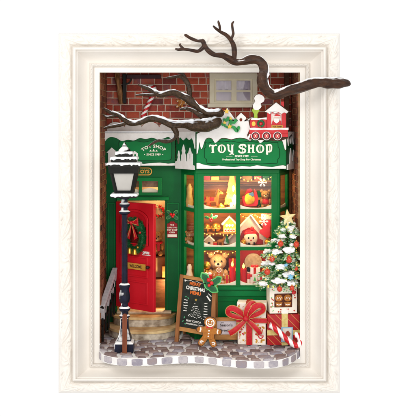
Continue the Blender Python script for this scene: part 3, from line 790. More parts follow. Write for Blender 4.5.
bs = [(196.5, 168.7), (196.5, 163), (199, 162.8), (203, 164.4), (208, 165.4), (213, 166), (219, 165.5), (226, 166.4), (234, 167), (242, 166), (250, 166.6), (257, 165.2), (264, 166.2), (272, 167), (278, 165.8), (283, 165.2), (285.9, 166), (285.9, 168.7)]
board(SG, "snow_sill", m, bs, [], SNOW, .3, 1.8)
inner = [(205.6, 142), (208, 143.5), (211, 142.4), (216, 141.8), (223, 142.2), (231, 141.4), (239, 142.6), (248, 141.6), (257, 142.4), (266, 141.6), (273, 142.8), (277.6, 142.4), (277.9, 147), (279.4, 149.4), (279.4, 157), (277.6, 159), (277, 163), (262, 163.6), (240, 163.3), (220, 163.7), (207.2, 163.2), (206.6, 159), (204.6, 157.4), (204.6, 148.6), (206.2, 147)]
board(SG, "panel_outline", m, [(242+(a-242)*1.012, 152.6+(b-152.6)*1.04) for a, b in inner], [], mat("dark_green_line", '#07331a', '#0a3d20', rough=.6), .1, .35)  # dark green outline around the letter panel
board(SG, "letter_panel", m, inner, [], GREENL, .45, 1.1)
c = MB(); hf = .95
def G(x0, wd, base, hgt):
    return lambda a, b, n=0: m(x0+a*wd, base-b*hgt, n)
def gl(strokes, x0, wd, base=152.6, hgt=7.9):
    for pts, sw in strokes:
        # stroke widths are in px; work directly in px space
        q = [(x0+a*wd, base-b*hgt) for a, b in pts]
        c.stroke(catmull(q, 4) if len(q) > 2 else q, sw, m, 1.0, 2.0)
gl([([(-.02, .78), (.06, .95), (.3, .9), (.5, .92), (.75, .88), (.95, .98), (1.04, .86)], 1.35), ([(.47, .9), (.46, .5), (.5, .12), (.5, .04)], 2.1), ([(.28, .06), (.5, .0), (.7, .1)], .8), ([(.0, .86), (.05, .68)], .7)], 209.6, 6.6)
def O_(x0, wd):
    gl([([(.5, 1.0), (.2, .9), (.08, .5), (.2, .1), (.5, 0)], [1.1, 1.6, 2.1, 2.2]+[2.1]*20), ([(.5, 1.0), (.8, .9), (.94, .5), (.8, .1), (.5, 0)], 1.7), ([(.52, .9), (.49, .5), (.52, .12)], .55)], x0, wd)
def gl2(*a): gl(*a)
def stroke_px(pts, sw): 
    q = catmull(pts, 4) if len(pts) > 2 else pts; c.stroke(q, sw, m, 1.0, 2.0)
def ring(cx, cy, rx, ry, wx, wy):
    c.eps += .012; c.prism([circ(cx, cy, rx, ry, n=26), circ(cx+.15, cy, rx-wx, ry-wy, n=26)], m, 1.0, 2.0+(c.eps % .25))
ring(221.7, 148.7, 4.1, 4.3, 1.9, 1.0); stroke_px([(221.9, 145.4), (221.5, 148.7), (221.9, 152)], .6)
gl([([(-.06, .9), (.12, .95), (.16, .6), (.2, .3), (.5, .12), (.72, .2)], 1.7), ([(.74, .98), (.72, .5), (.73, .1), (.70, -.16)], 1.9), ([(.6, 1.0), (.78, .93), (.98, 1.0)], .8), ([(.3, -.24), (.65, -.14), (1.0, -.22)], 1.1), ([(-.1, .98), (.3, .9)], .8)], 227.4, 6.6)
gl([([(.96, .74), (.86, .95), (.5, 1.0), (.18, .9), (.12, .7), (.4, .55), (.75, .44), (.92, .26), (.8, .06), (.45, .0), (.12, .06), (.0, .26)], 1.75), ([(.56, .96), (.5, .5), (.52, .08)], .5), ([(.92, .92), (1.0, .62)], .6), ([(.02, .32), (.06, .04)], .6)], 238.6, 7.2)
gl([([(.2, 1.0), (.22, .5), (.2, .02)], 1.9), ([(.8, 1.0), (.78, .5), (.8, .02)], 1.9), ([(.2, .52), (.5, .58), (.8, .5)], 1.1), ([(.0, .98), (.4, .96)], .9), ([(.6, .98), (1.0, .96)], .9), ([(.0, .04), (.4, .0)], .9), ([(.6, .04), (1.02, .0)], .9)], 247.6, 6.8)
ring(260.0, 148.7, 4.1, 4.3, 1.9, 1.0); stroke_px([(260.2, 145.4), (259.8, 148.7), (260.2, 152)], .6)
gl([([(.26, 1.0), (.25, .4), (.27, -.05), (.3, -.24)], 1.9), ([(.28, .92), (.6, 1.0), (.88, .9), (.92, .55), (.84, .22), (.55, .12), (.3, .2)], 1.6), ([(.02, .98), (.3, .94)], .9), ([(.08, -.14), (.35, -.24)], .7), ([(.66, .96), (.64, .2)], .45)], 265.2, 6.6)
SG.part("sign_lettering", c, CREAMT)
c = MB(); c.text("SINCE 1989", m, 241.6, 157.0, 1.9, 1.0, 1.6, bold=.035, sx=1.02)
c.text("Professional Toy Shop For Christmas", m, 241.6, 160.3, 1.75, 1.0, 1.6, bold=.02, sx=1.02)
c.stroke([(226, 156.2), (232.4, 156.2)], .28, m, 1, 1.5); c.stroke([(251, 156.2), (257.4, 156.2)], .28, m, 1, 1.5)
SG.part("small_lettering", c, CREAMT)
# the splayed side boards
A, B = Vector((X(176.2, 54), 54, 0)), Vector((X(196.2, 23), 23, 0)); dl = B-A
ml = lm(A, dl, (0, 0, 1)); Ls = dl.length; zT, zB_ = 214.5, 176.2
bs_ = board(SG, "side_board", ml, rect(0, zB_, Ls-.3, zT), [], GREEND, -2.6, 0)
f = lambda t: t*Ls
sky = [(0, zB_-.3), (f(.95), zB_-.3), (f(.95), zB_+4), (f(.86), zB_+4.6), (f(.86), zB_+16), (f(.80), zB_+17), (f(.73), zB_+22.5), (f(.66), zB_+17), (f(.60), zB_+16), (f(.60), zB_+8), (f(.54), zB_+8), (f(.52), zB_+15), (f(.47), zB_+16.5), (f(.49), zB_+19), (f(.44), zB_+23), (f(.41), zB_+25.5), (f(.38), zB_+23), (f(.33), zB_+19), (f(.36), zB_+16.5), (f(.31), zB_+14), (f(.30), zB_+8), (f(.24), zB_+8), (f(.20), zB_+12), (f(.22), zB_+14), (f(.17), zB_+19), (f(.12), zB_+14), (f(.14), zB_+12), (f(.09), zB_+8), (0, zB_+7)]
board(SG, "snowy_skyline", ml, sky, [rect(f(.705), zB_+11, f(.755), zB_+15.5)], SNOW, .2, 1.5, parent=bs_)
tp = [(0, zT+.6), (f(.98), zT+.6), (f(.98), zT-17), (f(.92), zT-10), (f(.84), zT-5.5), (f(.7), zT-8), (f(.55), zT-5), (f(.4), zT-8.5), (f(.25), zT-5), (f(.1), zT-8), (0, zT-5)]
board(SG, "side_snow_cap", ml, tp, [], SNOW, .2, 1.6, parent=bs_)
A, B = Vector((X(286.3, 23), 23, 0)), Vector((103.6, 48, 0)); dl = B-A
mr_ = lm(A, dl, (0, 0, 1)); Ls = dl.length
bs_ = board(SG, "side_board", mr_, rect(.3, zB_, Ls, zT), [], GREEND, -2.6, 0)
board(SG, "side_snow_cap", mr_, [(.3, zT+.6), (Ls, zT+.6), (Ls, zT-9), (Ls*.85, zT-13), (Ls*.72, zT-5), (Ls*.5, zT-12), (Ls*.34, zT-4), (Ls*.18, zT-14), (.3, zT-6)], [], SNOW, .2, 1.5, parent=bs_)
sky2 = [(.3, zB_-.3), (Ls, zB_-.3), (Ls, zB_+14), (Ls*.9, zB_+20), (Ls*.78, zB_+13), (Ls*.72, zB_+8), (Ls*.62, zB_+8), (Ls*.58, zB_+15), (Ls*.48, zB_+22), (Ls*.38, zB_+15), (Ls*.34, zB_+6), (.3, zB_+5)]
board(SG, "snowy_skyline", mr_, sky2, [], SNOW, .2, 1.5, parent=bs_)
c = MB(); c.prism([(X(176.2, 54), 56), (X(196.2, 23), 25), (X(286.3, 23), 25), (103.4, 50), (103.4, 74), (X(176.2, 54), 74)], xy, 212, 214.2); SG.part("sign_roof", c, SNOWY, bevel=.4)

# left sign over the door
y_ = 58; m = pm(y_)
SL = Thing("shop_sign", "dark green sign over the door with arched TOY SHOP and a house silhouette", "shop sign", P(139, 165, 58))
bk_ = board(SL, "backing_board", m, rect(102.4, 133.4, 175.4, 165.4), [], GREEND, -10, 0)
t1 = [(102.4, 133.2), (175.6, 133.2), (175.6, 137), (172, 138.4), (168, 137), (163, 138.6), (158, 139.4), (152, 137.6), (146, 139), (140, 138), (134, 140.4), (128, 139.6), (122, 141), (116, 137.8), (110, 137.2), (106, 140), (103.6, 144.6), (102.4, 146)]
board(SL, "snow_topping", m, [t1[0], t1[1], t1[2]]+catmull(t1[2:], 4), [], SNOW, .2, 1.5)
t2 = [(175.5, 165.5), (102.4, 165.5), (102.4, 163), (106, 162.8), (108.2, 162.6), (108.2, 152.6), (106.6, 152.6), (111.8, 147.4), (116.6, 151.6), (115.4, 152.4), (115.4, 162.4), (120, 163), (128, 162.4), (132, 162.6), (132, 153.6), (134.6, 150.8), (138, 153.4), (138, 163), (144, 163.8), (152, 163), (160, 162.6), (168, 163.6), (175.5, 163)]
board(SL, "snowy_skyline", m, t2, [circ(135.2, 155.2, 1, 1.2, n=10)], SNOW, .2, 1.5)
inn = catmull([(120, 141.5), (128, 142), (136, 141.2), (144, 142.4), (152, 141), (160, 142), (168, 140.5), (171.2, 143), (171.4, 150), (171, 158), (168, 160), (158, 160.5), (146, 160), (134, 160.4), (124, 160), (120.5, 156), (119.6, 148)], 3, closed=True)
board(SL, "panel_outline", m, [(146+(a-146)*1.03, 151+(b-151)*1.05) for a, b in inn], [], MATS["dark_green_line"], .05, .2)
board(SL, "letter_panel", m, inn, [], GREENL, .25, .6)
c = MB(); c.text("TOY SHOP", m, 153.6, 147.6, 3.1, .5, 1.1, bold=.035, arc=17, space=1.12)
c.text("SINCE 1989", m, 153.6, 155.4, 2.0, .5, 1.1, bold=.03)
for u in (144.6, 162.8): c.prism(circ(u, 154.5, .5, n=8), m, .5, 1.1)
for u, h_ in ((150.6, 1.7), (153.6, 2.7), (156.6, 1.7)): c.prism([(u-1.3, 151.4), (u+1.3, 151.4), (u, 151.4-h_)], m, .5, 1.1)
SL.part("sign_lettering", c, CREAMT)
c = MB(); c.box(X(102.4, 58), X(175.2, 58), 58.6, 75.2, Z(133.2, 58)+.2, Z(133.2, 58)+2.4); SL.part("snowy_roof", c, SNOWY, bevel=.5)
# scalloped snow strip on the brick above the left sign
sb = [(108, 119), (108, 122)]+[]
bot = []
for i in range(61):
    u = 107+(194-107)*i/60; bot.append((u, 126.2-3.8*abs(math.sin((u-107)*math.pi/17.4))+1.2))
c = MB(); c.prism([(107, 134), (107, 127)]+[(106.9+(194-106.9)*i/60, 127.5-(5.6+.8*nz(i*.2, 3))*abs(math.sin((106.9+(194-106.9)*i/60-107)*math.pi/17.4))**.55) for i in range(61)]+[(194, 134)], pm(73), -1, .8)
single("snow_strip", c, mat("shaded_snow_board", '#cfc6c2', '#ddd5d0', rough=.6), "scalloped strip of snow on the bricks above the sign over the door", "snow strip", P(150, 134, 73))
# TOYS plaque
T = Thing("name_plaque", "small gold rimmed TOYS plaque under the sign over the door", "plaque", P(142, 172, 68))
m = pm(68.8); rr = circ(148.6, 171.4, 3.6, 3.9, n=12, a0=-math.pi/2, a1=math.pi/2)+circ(131, 171.4, 3.6, 3.9, n=12, a0=math.pi/2, a1=1.5*math.pi)
c = MB(); c.prism(rr, m, -.8, .4); T.part("plate", c, GREEND)
c = MB(); c.prism([rr, [(139.8+(a-139.8)*.92, 171.4+(b-171.4)*.78) for a, b in rr]], m, .4, 1.3); T.part("rim", c, GOLDP)
c = MB(); c.text("TOYS", m, 143.4, 173.1, 3.4, .3, 1.2, bold=.04); T.part("lettering", c, GOLDP)

# ============================================================ TRAIN AND TREE CUT-OUTS ON THE SIGN
T = Thing("toy_train", "flat red toy train cut-out with snow on top of the bay sign", "toy train", P(266, 139, 17))
m = pm(17)
c = MB(); c.prism([(249.4, 130), (250, 127.4), (248.6, 121), (250.6, 118.4), (253.2, 118), (253.4, 113), (250.8, 110), (252.6, 107.4), (258.8, 107.4), (260.2, 110), (258, 113), (258.2, 117.8), (266, 116.6), (266, 112), (264.4, 110.6), (276, 101.6), (283.8, 106.6), (289, 111), (287, 113), (286.6, 130), (288.4, 131), (288.4, 138.4), (280, 141), (248.6, 139.4), (247.2, 135)], m, -3, -1.6)
T.part("backing", c, EDGE)
c = MB(); c.prism([(250.6, 118.8), (266.8, 118.8), (266.8, 128.6), (250.6, 128.6), (249.8, 124)], m, -1.5, 0); T.part("boiler", c, REDB, bevel=.3)
c = MB(); c.prism([rect(267, 110.5, 286, 129.6), rect(271, 113.4, 281.6, 125)], m, -1.5, .4); cab = T.part("cabin", c, REDB, bevel=.3)
c = MB(); c.prism(rect(270.6, 113, 282, 125.4), m, -1.5, -.9); T.part("cabin_window_back", c, mat("pale_window", '#e8ded6', '#f2eae2', rough=.6), parent=cab)
c = MB(); c.prism([(264.6, 111.8), (276, 102.4), (288.4, 111.6), (286.6, 113.6), (284, 112.4), (281.6, 114), (278.4, 112.2), (275, 113.4), (272, 112), (269.6, 114.2), (267, 112.4)], m, .5, 1.6); T.part("snowy_roof", c, SNOW, parent=cab, bevel=.3)
c = MB(); c.prism([(281, 105), (281, 101.6), (284, 101.6), (284, 107)], m, -1, .4); T.part("roof_chimney", c, REDB, parent=cab)
c = MB(); c.prism(rect(249.4, 129.4, 288, 133.6), m, -1.4, .7); c.prism([(247.6, 138.4), (249.2, 133.7), (288, 133.7), (288, 137)], m, -1.4, .2); T.part("chassis", c, REDB, bevel=.3)
c = MB(); c.prism([(249.6, 129.8), (249.4, 128), (254, 127.6), (262, 128.4), (270, 127.8), (278, 128.2), (288.4, 127.6), (288.4, 130), (280, 129.6), (272, 130.2), (264, 129.6), (256, 130.2)], m, .75, 1.4); c.prism([(250.6, 119.8), (252, 117.6), (258, 118.4), (266.6, 117.4), (266.6, 119.6), (262, 119.2), (257, 120.2)], m, .1, 1.2); T.part("snow_edges", c, SNOW)
for u in (255.4, 266.4, 277.4):
    c = MB(); c.prism(circ(u, 135.9, 4.3, n=24), m, .3, 1.1)
    wh = T.part("wheel", c, SNOW)
    c = MB(); c.prism([circ(u, 135.9, 3.6, n=24), circ(u, 135.9, 2.7, n=24)], m, 1.1, 1.9); T.part("tyre", c, mat("dark_maroon", '#4a1216', '#5a1a1e', rough=.5), parent=wh)
    c = MB(); c.prism(circ(u, 135.9, 2.55, n=20), m, 1.1, 1.6)
    T.part("hub", c, REDB, parent=wh)
    c = MB()
    for q in range(6):
        a = q*math.pi/3; c.stroke([(u, 135.9), (u+1.9*math.cos(a), 135.9+1.9*math.sin(a))], .4, m, 1.5, 1.9)
    T.part("star", c, CREAMT, parent=wh)
c = MB(); c.prism([(253.8, 119), (254, 114), (251.6, 110.2), (253.4, 108.2), (258.2, 108.2), (259.6, 110.4), (257.4, 114), (257.6, 119)], m, -1.2, .6); T.part("funnel", c, LIME, bevel=.3)
c = MB(); sm = catmull([(254.4, 109.6), (252.8, 106.6), (253.6, 103.6), (255.2, 101.4), (254.2, 98.4), (255.8, 95.4), (259, 94.4), (262.4, 95.6), (264.4, 98.4), (263.6, 101.6), (260.6, 103.6), (261.4, 106.4), (259.6, 109), (257.2, 110)], 4, closed=True)
c.prism([(258.6+(a-258.6)*1.08, 102+(b-102)*1.04) for a, b in sm], m, -2.4, -1.2); T.part("smoke_outline", c, EDGE)
c = MB(); c.prism(sm, m, -1.1, .9); T.part("smoke", c, SNOW, bevel=.4)
c = MB(); c.prism(circ(276.4, 117.8, 2.5, n=16), m, -.8, .2); T.part("driver_face", c, PINK)
c = MB(); c.prism([(273.4, 117), (276, 113.6), (280.6, 115.2), (279.4, 117)], m, .2, .8); c.prism([(271.4, 125), (272.8, 120.6), (281, 120.6), (281.4, 125)], m, -.8, -.1); T.part("driver_coat", c, REDB)
c = MB(); c.prism([(273.6, 118.4), (279.4, 118.4), (278.8, 121.8), (276.4, 123.4), (274, 121.8)], m, .25, .7); c.prism(rect(273, 116.3, 280, 117.5), m, .85, 1.3); T.part("driver_beard", c, SNOW)
c = MB(); c.prism(rect(271.4, 125.2, 282.6, 128), m, .45, 1.1); T.part("name_bar", c, GOLDP)
c = MB(); c.text("TOY TRAIN", m, 277, 127.3, 1.4, 1.0, 1.4, bold=.03, sx=.9); T.part("name_bar_text", c, EDGE)
c = MB(); rnd = random.Random(2)
for q in range(26):
    a = q/26*2*math.pi; c.blob(tuple(m(260.8+2.9*math.cos(a), 123.6+2.9*math.sin(a), 1)), (1.0, .8, 1.0), .4, 7, seed=q)
T.part("wreath", c, HOLLY)
c = MB(); c.blob(tuple(m(260.8, 123.6, .8)), (1.6, .8, 1.6), .3, 8); c.blob(tuple(m(260.0, 127.0, 1.4)), (.9, .6, .7), .3, 8); T.part("wreath_bow", c, BERRY)
c = MB(); c.prism(circ(253.6, 123.8, 1.9, 2.4, n=16), m, .1, .8); T.part("boiler_plate", c, YELLOWG)
c = MB(); c.prism([(247, 138.6), (249.4, 134), (250.6, 134.2), (249, 139)], m, .4, 1.2); T.part("cowcatcher", c, SNOW)

T = Thing("christmas_tree_cutout", "flat green garland Christmas tree with gold stars left of the toy train", "tree ornament", P(231, 131, 17))
m = pm(18)
def star(cx, cy, r, r2=.45, n=5, rot=-math.pi/2): return [(cx+(r if i % 2 == 0 else r*r2)*math.cos(rot+i*math.pi/n), cy+(r if i % 2 == 0 else r*r2)*math.sin(rot+i*math.pi/n)) for i in range(2*n)]
c = MB()
for pts, wds in (([(223.4, 118.5), (225, 120.2), (227.6, 119.4), (228.4, 116.6)], [1.6, 3.2, 3.4, 2]), ([(224, 125.6), (228.6, 127.2), (230.4, 122.4), (231.6, 118.6)], [1.4, 2.6, 3.4, 1.4]), ([(230.6, 121.8), (234, 122.6), (236.2, 119.4)], [2, 2.8, 3.2]), ([(231, 126.4), (234, 127.6), (237, 130.6), (239, 126.2)], [2, 3.4, 3.8, 2.2]), ([(221.6, 122.6), (222.6, 124.8), (225.6, 124.2)], [1.2, 2.4, 1.4])):
    q = catmull(pts, 4); wv = [wds[min(len(wds)-1, int(i/4))]*(1-.0*i)+(wds[min(len(wds)-1, int(i/4)+1)]-wds[min(len(wds)-1, int(i/4))])*(i % 4)/4 for i in range(len(q))]
    c.stroke(q, wv, m, .3, 1.6)
T.part("garland", c, mat("garland_green", '#1c7a3a', '#2c9a4e', rough=.4), bevel=.3)
for cx, cy, r in ((226.6, 111.4, 3.1), (230.6, 118.4, 1.9), (224.6, 122.6, 2.2), (229.6, 126.6, 3.0)):
    c = MB(); c.prism(star(cx, cy, r), m, 1.0, 2.4); T.part("star", c, YELLOWG, bevel=.3)

# ============================================================ STEPS, RAIL, LAMP
ST = Thing("stone_steps", "two curved pale stone steps below the open red door", "steps", (-50, 45, 0))
def half_round(cx, yb, rx, ry, n=40, pw=2.4):
    pts = []
    for i in range(n+1):
        a = math.pi+math.pi*i/n; ca, sa = math.cos(a), math.sin(a)
        pts.append((cx+rx*math.copysign(abs(ca)**(2/pw), ca), yb-ry*abs(sa)**(2/pw)))
    return pts
for nm, cx, rx, ry, z0, z1 in (("lower_step", X(143, 50), 38, 46, .3, 9.6), ("upper_step", X(143, 50), 33, 25, 9.8, 19.6)):
    hr = [(max(-95, a), b) for a, b in half_round(cx, 70.8, rx, ry)]
    c = MB(); c.prism(hr, xy, z0, z1-2.6); s_ = ST.part(nm, c, STEPM, bevel=.5)
    c = MB(); hr = [(max(-95.4, a), b) for a, b in half_round(cx, 70.8, rx+1.2, ry+1.2)]; c.prism(hr, xy, z1-2.5, z1); ST.part("tread", c, STEPT, parent=s_, bevel=.7)

RL = Thing("stair_railing", "black iron stair railing with snow on its handrail beside the left brick wall", "railing", (-93, 40, 0))
ra, rb = Vector((X(102.8, 16)-.6, 16, 37)), Vector((X(114.6, 62), 62, 66))
n = 5
for i in range(n):
    t = (i+.15)/(n-.7); p = ra.lerp(rb, t)
    c = MB(); c.box(p.x-1.1, p.x+1.1, p.y-1.1, p.y+1.1, .3 if p.y < 25 else (9.8 if p.y < 46 else 19.8), p.z-1)
    RL.part("baluster", c, BLACK, bevel=.3)
c = MB(); c.tube([ra+Vector((0, -2, -1)), rb+Vector((0, 1, -1))], 1.9, 8); hr_ = RL.part("handrail", c, BLACK)
c = MB(); c.tube([ra+Vector((0, 0, -20)), rb+Vector((0, 1, -24))], 1.1, 8); RL.part("lower_rail", c, BLACK)
dd = (rb-ra).normalized(); mrl = lambda a, b, n=0: ra+dd*a+Vector((0, 0, b))+Vector((n, 0, 0))
Lr = (rb-ra).length; ic = [(-2, 1.6), (Lr+1, 1.6), (Lr+1, -3)]
k_ = 9
for i in range(k_):
    a1 = Lr+1-(Lr+3)*(i+.5)/k_; a2 = Lr+1-(Lr+3)*(i+1)/k_; ic += [(a1, -9-2.5*((i*7) % 3)), (a2, -3.5)]
c = MB(); c.prism(ic, mrl, -2.2, 2.4); c.prism([(-2.4, 1.5), (Lr+1.4, 1.5), (Lr+1.4, 2.8), (Lr*.5, 3.4), (-2.4, 2.7)], mrl, -2.6, 2.8)
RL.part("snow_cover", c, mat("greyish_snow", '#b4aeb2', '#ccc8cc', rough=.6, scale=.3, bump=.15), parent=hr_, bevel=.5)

LY = -16; cx = X(124.6, LY)
LP = Thing("street_lamp", "dark navy street lamp with snow layered on its lantern roof left of the door", "street lamp", (cx, LY, 0))
def zl(v): return Z(v, LY)
def sqr(half0, v0, half1, v1, mb=None):
    c = mb or MB(); c.lathe([(half0, zl(v0)), (half1, zl(v1))], (cx, LY, 0), sq=True); return c
c = MB(); c.lathe([(9.2, .2), (9.2, 9.2), (8.2, 9.8), (6.6, 11)], (cx, LY, 0), sq=True); LP.part("base", c, NAVYS, bevel=.5)
c = MB(); c.lathe([(6.8, 11), (6.4, 14), (5, 18), (4.1, 24), (3.7, 33)], (cx, LY, 0), sq=True); LP.part("pedestal", c, NAVYS, bevel=.5)
prof = [(3.4, 33), (5, 33.4), (5.2, 35), (3.8, 36.2), (3.8, 39), (5.4, 40.4), (5.6, 42.4), (3.6, 44), (3.4, 47), (4.8, 48.4), (5.4, 52), (5.0, 57), (4.2, 60), (4.6, 62), (5.4, 63.4), (5.2, 65.4), (3.8, 66.8)]
c = MB(); c.lathe(prof, (cx, LY, 0), 24); LP.part("lower_shaft", c, NAVYS)
c = MB(); c.lathe([(2.5, 66.6), (2.4, 134.5)], (cx, LY, 0), 12)
for q in range(8):
    a = q*math.pi/4; c.tube([(cx+2.35*math.cos(a), LY+2.35*math.sin(a), 66.8), (cx+2.2*math.cos(a), LY+2.2*math.sin(a), 134)], .62, 6)
LP.part("post", c, NAVY)
prof = [(3.2, 134), (5.4, 135.4), (5.6, 137), (3.4, 138.4), (3, 141), (4.8, 142.6), (5.2, 144.4), (3.4, 146), (3.0, 149), (5.8, 150.4), (6.6, 152), (5.6, 153.8), (3.4, 155), (2.8, 158), (4.4, 160.6), (5.2, 163)]
c = MB(); c.lathe(prof, (cx, LY, 0), 24); LP.part("upper_shaft", c, NAVYS)
for sx in (1, -1):
    c = MB(); c.tube(catmull([(cx+sx*3, LY, 152), (cx+sx*5, LY, 157), (cx+sx*8.6, LY, 158), (cx+sx*9.6, LY, 161), (cx+sx*7.4, LY, 162.4), (cx+sx*6.8, LY, 160.4)], 5), .8, 8)
    LP.part("scroll_bracket", c, snow_top("brass_scroll_with_snow", '#4a3420', '#6a4a2a', thr=.3) if sx == 1 else MATS["brass_scroll_with_snow"])
def hs(v): return zl(v)
c = sqr(12.2, 197.2, 12.2, 195); pl_ = LP.part("lantern_plate", c, BLACK, bevel=.3)
def snow_ring(half, v0, v1, drip=2.2, seed=0):
    """a square slab of snow with a ragged lower edge"""
    c = MB(); z1 = zl(v0); per = []
    N_ = 16
    for s_ in range(4):
        for i in range(N_):
            t = -1+2*i/N_; p = [(t, -1), (1, t), (-t, 1), (-1, -t)][s_]; per.append((p[0]*half, p[1]*half))
    n = len(per); vs = []
    for j, (sc_, zz) in enumerate(((.80, z1+.5), (.97, z1+.1), (1.02, z1-.9), (1.03, None), (.93, None))):
        for i, (a, b) in enumerate(per):
            zb__ = zl(v1)-drip*max(0, .2+nz(a*.45+seed, b*.45, seed*1.7))*1.8+.6
            vs.append((cx+a*sc_, LY+b*sc_, (zz+.25*nz(a*.5, b*.5, seed)) if zz is not None else zb__))
    fs = [(j*n+i, j*n+(i+1) % n, (j+1)*n+(i+1) % n, (j+1)*n+i) for j in range(4) for i in range(n)]
    fs += [tuple(range(n)), tuple(range(5*n-1, 4*n-1, -1))]
    c.add(vs, fs); return c
LP.part("plate_snow", snow_ring(12.8, 193.4, 195.6, 1.0, 3), SNOWY, parent=pl_)
c = MB(); h0, h1 = 7.5, 12.3; za, zb2 = zl(193), zl(169.4)
for sx in (1, -1):
    for sy in (1, -1):
        c.tube([(cx+sx*h0, LY+sy*h0, za), (cx+sx*h1, LY+sy*h1, zb2)], 1.9, 4)
c.lathe([(h0+1, za), (h0+1.9, za+3)], (cx, LY, 0), sq=True)
lan = LP.part("lantern_frame", c, BLACK, smooth=False, bevel=.3)
c = MB(); c.lathe([(h1+1.9, zb2-3.4), (h1+2.6, zl(166.4))], (cx, LY, 0), sq=True); LP.part("lantern_top_rail", c, BLACK, parent=lan, bevel=.3)
c = MB(); c.lathe([(h0-.2, za+2), (h1-.6, zb2-2)], (cx, LY, 0), sq=True); LP.part("lantern_glass", c, MILK, parent=lan, smooth=False)
for q, (hf, v0, v1) in enumerate(((15.4, 162.4, 165.8), (12.4, 157, 160.2), (7.8, 151.8, 155.2))):
    c = MB(); c.lathe([(hf-.4, zl(v1+1.6)), (hf-.2, zl(v1)), (hf-1, zl(v0))], (cx, LY, 0), sq=True); r_ = LP.part("roof_tier", c, BLACK, bevel=.3)
    LP.part("tier_snow", snow_ring(hf+.5, v0, v1-1.5, 1.3, q+5), SNOWY, parent=r_)
c = MB(); c.lathe([(6.4, zl(152)), (5.6, zl(149.6)), (3.4, zl(147.4)), (2.2, zl(146.4)), (2.6, zl(145.4)), (1.4, zl(144.2)), (.4, zl(142))], (cx, LY, 0), 18)
LP.part("finial", c, snow_top("black_iron_with_snow", "#0c0a08", "#16130f", thr=.5, ntk=.8))

c = MB(); x0, x1 = X(122.4, -27.5), X(127, -27.5); zt_ = Z(316, -27.5); c.prism([(x0, .9), (x1, .9)]+circ((x0+x1)/2, zt_, (x1-x0)/2, n=12, a0=0, a1=math.pi), lambda a, b, n=0: Vector((a, -27.5-n, b)), -1.2, 1.2)
single("wooden_stick", c, STICKM, "plain reddish brown flat wooden stick upright in front of the street lamp base", "stick", ((x0+x1)/2, -27.5, 0), bevel=.3)

# ============================================================ BRANCHES
def bark_ridge(seed):
    return lambda th, l, t: 1+.07*math.sin(4*th+l*.09+seed)+.16*nz(math.cos(th)*2.2+seed, math.sin(th)*2.2, l*.05)+.26*nz(seed+l*.11, .3)
def branch(T, name, pts, mt, seed=0, parent=None, n=18, fine=9):
    """pts: (u, v, y, radius px)"""
    q = catmull(pts, fine); wd = [P(a, b, y) for a, b, y, r in q]; rr = [max(.25, r) for a, b, y, r in q]
    rr[0] *= .55; rr[-1] *= .6
    # round the ends
    c = MB(); c.tube(wd, rr, n, bark_ridge(seed)); return T.part(name, c, mt, parent=parent)
BO = Thing("tree_branch", "dark brown snow dusted branch twisting across the top right front of the frame", "branch", P(300, 86, -44))
y_ = -44
b0 = branch(BO, "main_limb", [(350.2, 82.4, y_, 1.6), (348, 83, y_, 3.4), (341, 82.8, y_, 4.6), (330, 83, y_, 5.2), (320, 82.6, y_, 5.2), (310, 84, y_, 5.0), (300, 87.4, y_, 4.6), (290, 90.4, y_, 4.3), (280, 94, y_, 4.4), (273, 95, y_, 4.6), (267, 91, y_, 4.8), (263, 84.6, y_, 4.9), (262.2, 78, y_, 4.8), (263.6, 71, y_, 4.6), (262.6, 64.6, y_, 4.2), (257.6, 60, y_, 4.0), (250, 59.4, y_, 4.2), (243, 61.4, y_, 4.1), (236, 62, y_, 3.9), (229, 58.6, y_, 3.1), (222, 55.2, y_, 2.8), (214, 54.4, y_, 2.5), (208, 50.4, y_, 2.3), (204.4, 45, y_, 2.2), (202.4, 41, y_, 2.1), (197, 40.6, y_, 1.7), (191, 38.4, y_, 1.5), (186, 35.4, y_, 1.5), (184.4, 34.4, y_, .8)], BARK, 1, n=26)
branch(BO, "side_twig", [(204.6, 45, y_, 1.8), (202, 48.4, y_, 2.0), (197.6, 51, y_, 1.9), (191, 50, y_, 1.6), (184, 49.2, y_, 1.6), (178, 49.4, y_, 1.3), (175.2, 48.6, y_, .7)], BARK, 2)
branch(BO, "side_twig", [(184.6, 49.4, y_, 1.1), (181.6, 47, y_, 1.2), (179.8, 44.6, y_, 1.0), (181, 44, y_, .6)], BARK, 3)
branch(BO, "upright_twig", [(234, 60.6, y_, 2.6), (234.4, 54, y_, 2.4), (233.6, 46, y_, 2.1), (230.4, 39.6, y_, 1.8), (226, 35, y_, 1.6), (220.6, 32, y_, 1.4), (216, 28.6, y_, 1.2), (213, 25.6, y_, .7)], BARK, 4)
branch(BO, "upright_twig", [(219.8, 31.6, y_, 1.1), (219.8, 27, y_, 1.0), (218.6, 22.6, y_, 1.0), (218.2, 20.4, y_, .5)], BARK, 5)
branch(BO, "upright_twig", [(230.6, 39.6, y_, 1.2), (233.2, 34.4, y_, 1.2), (232.6, 28.8, y_, 1.1), (232.2, 24, y_, 1.1), (233.8, 21.2, y_, .8)], BARK, 6)
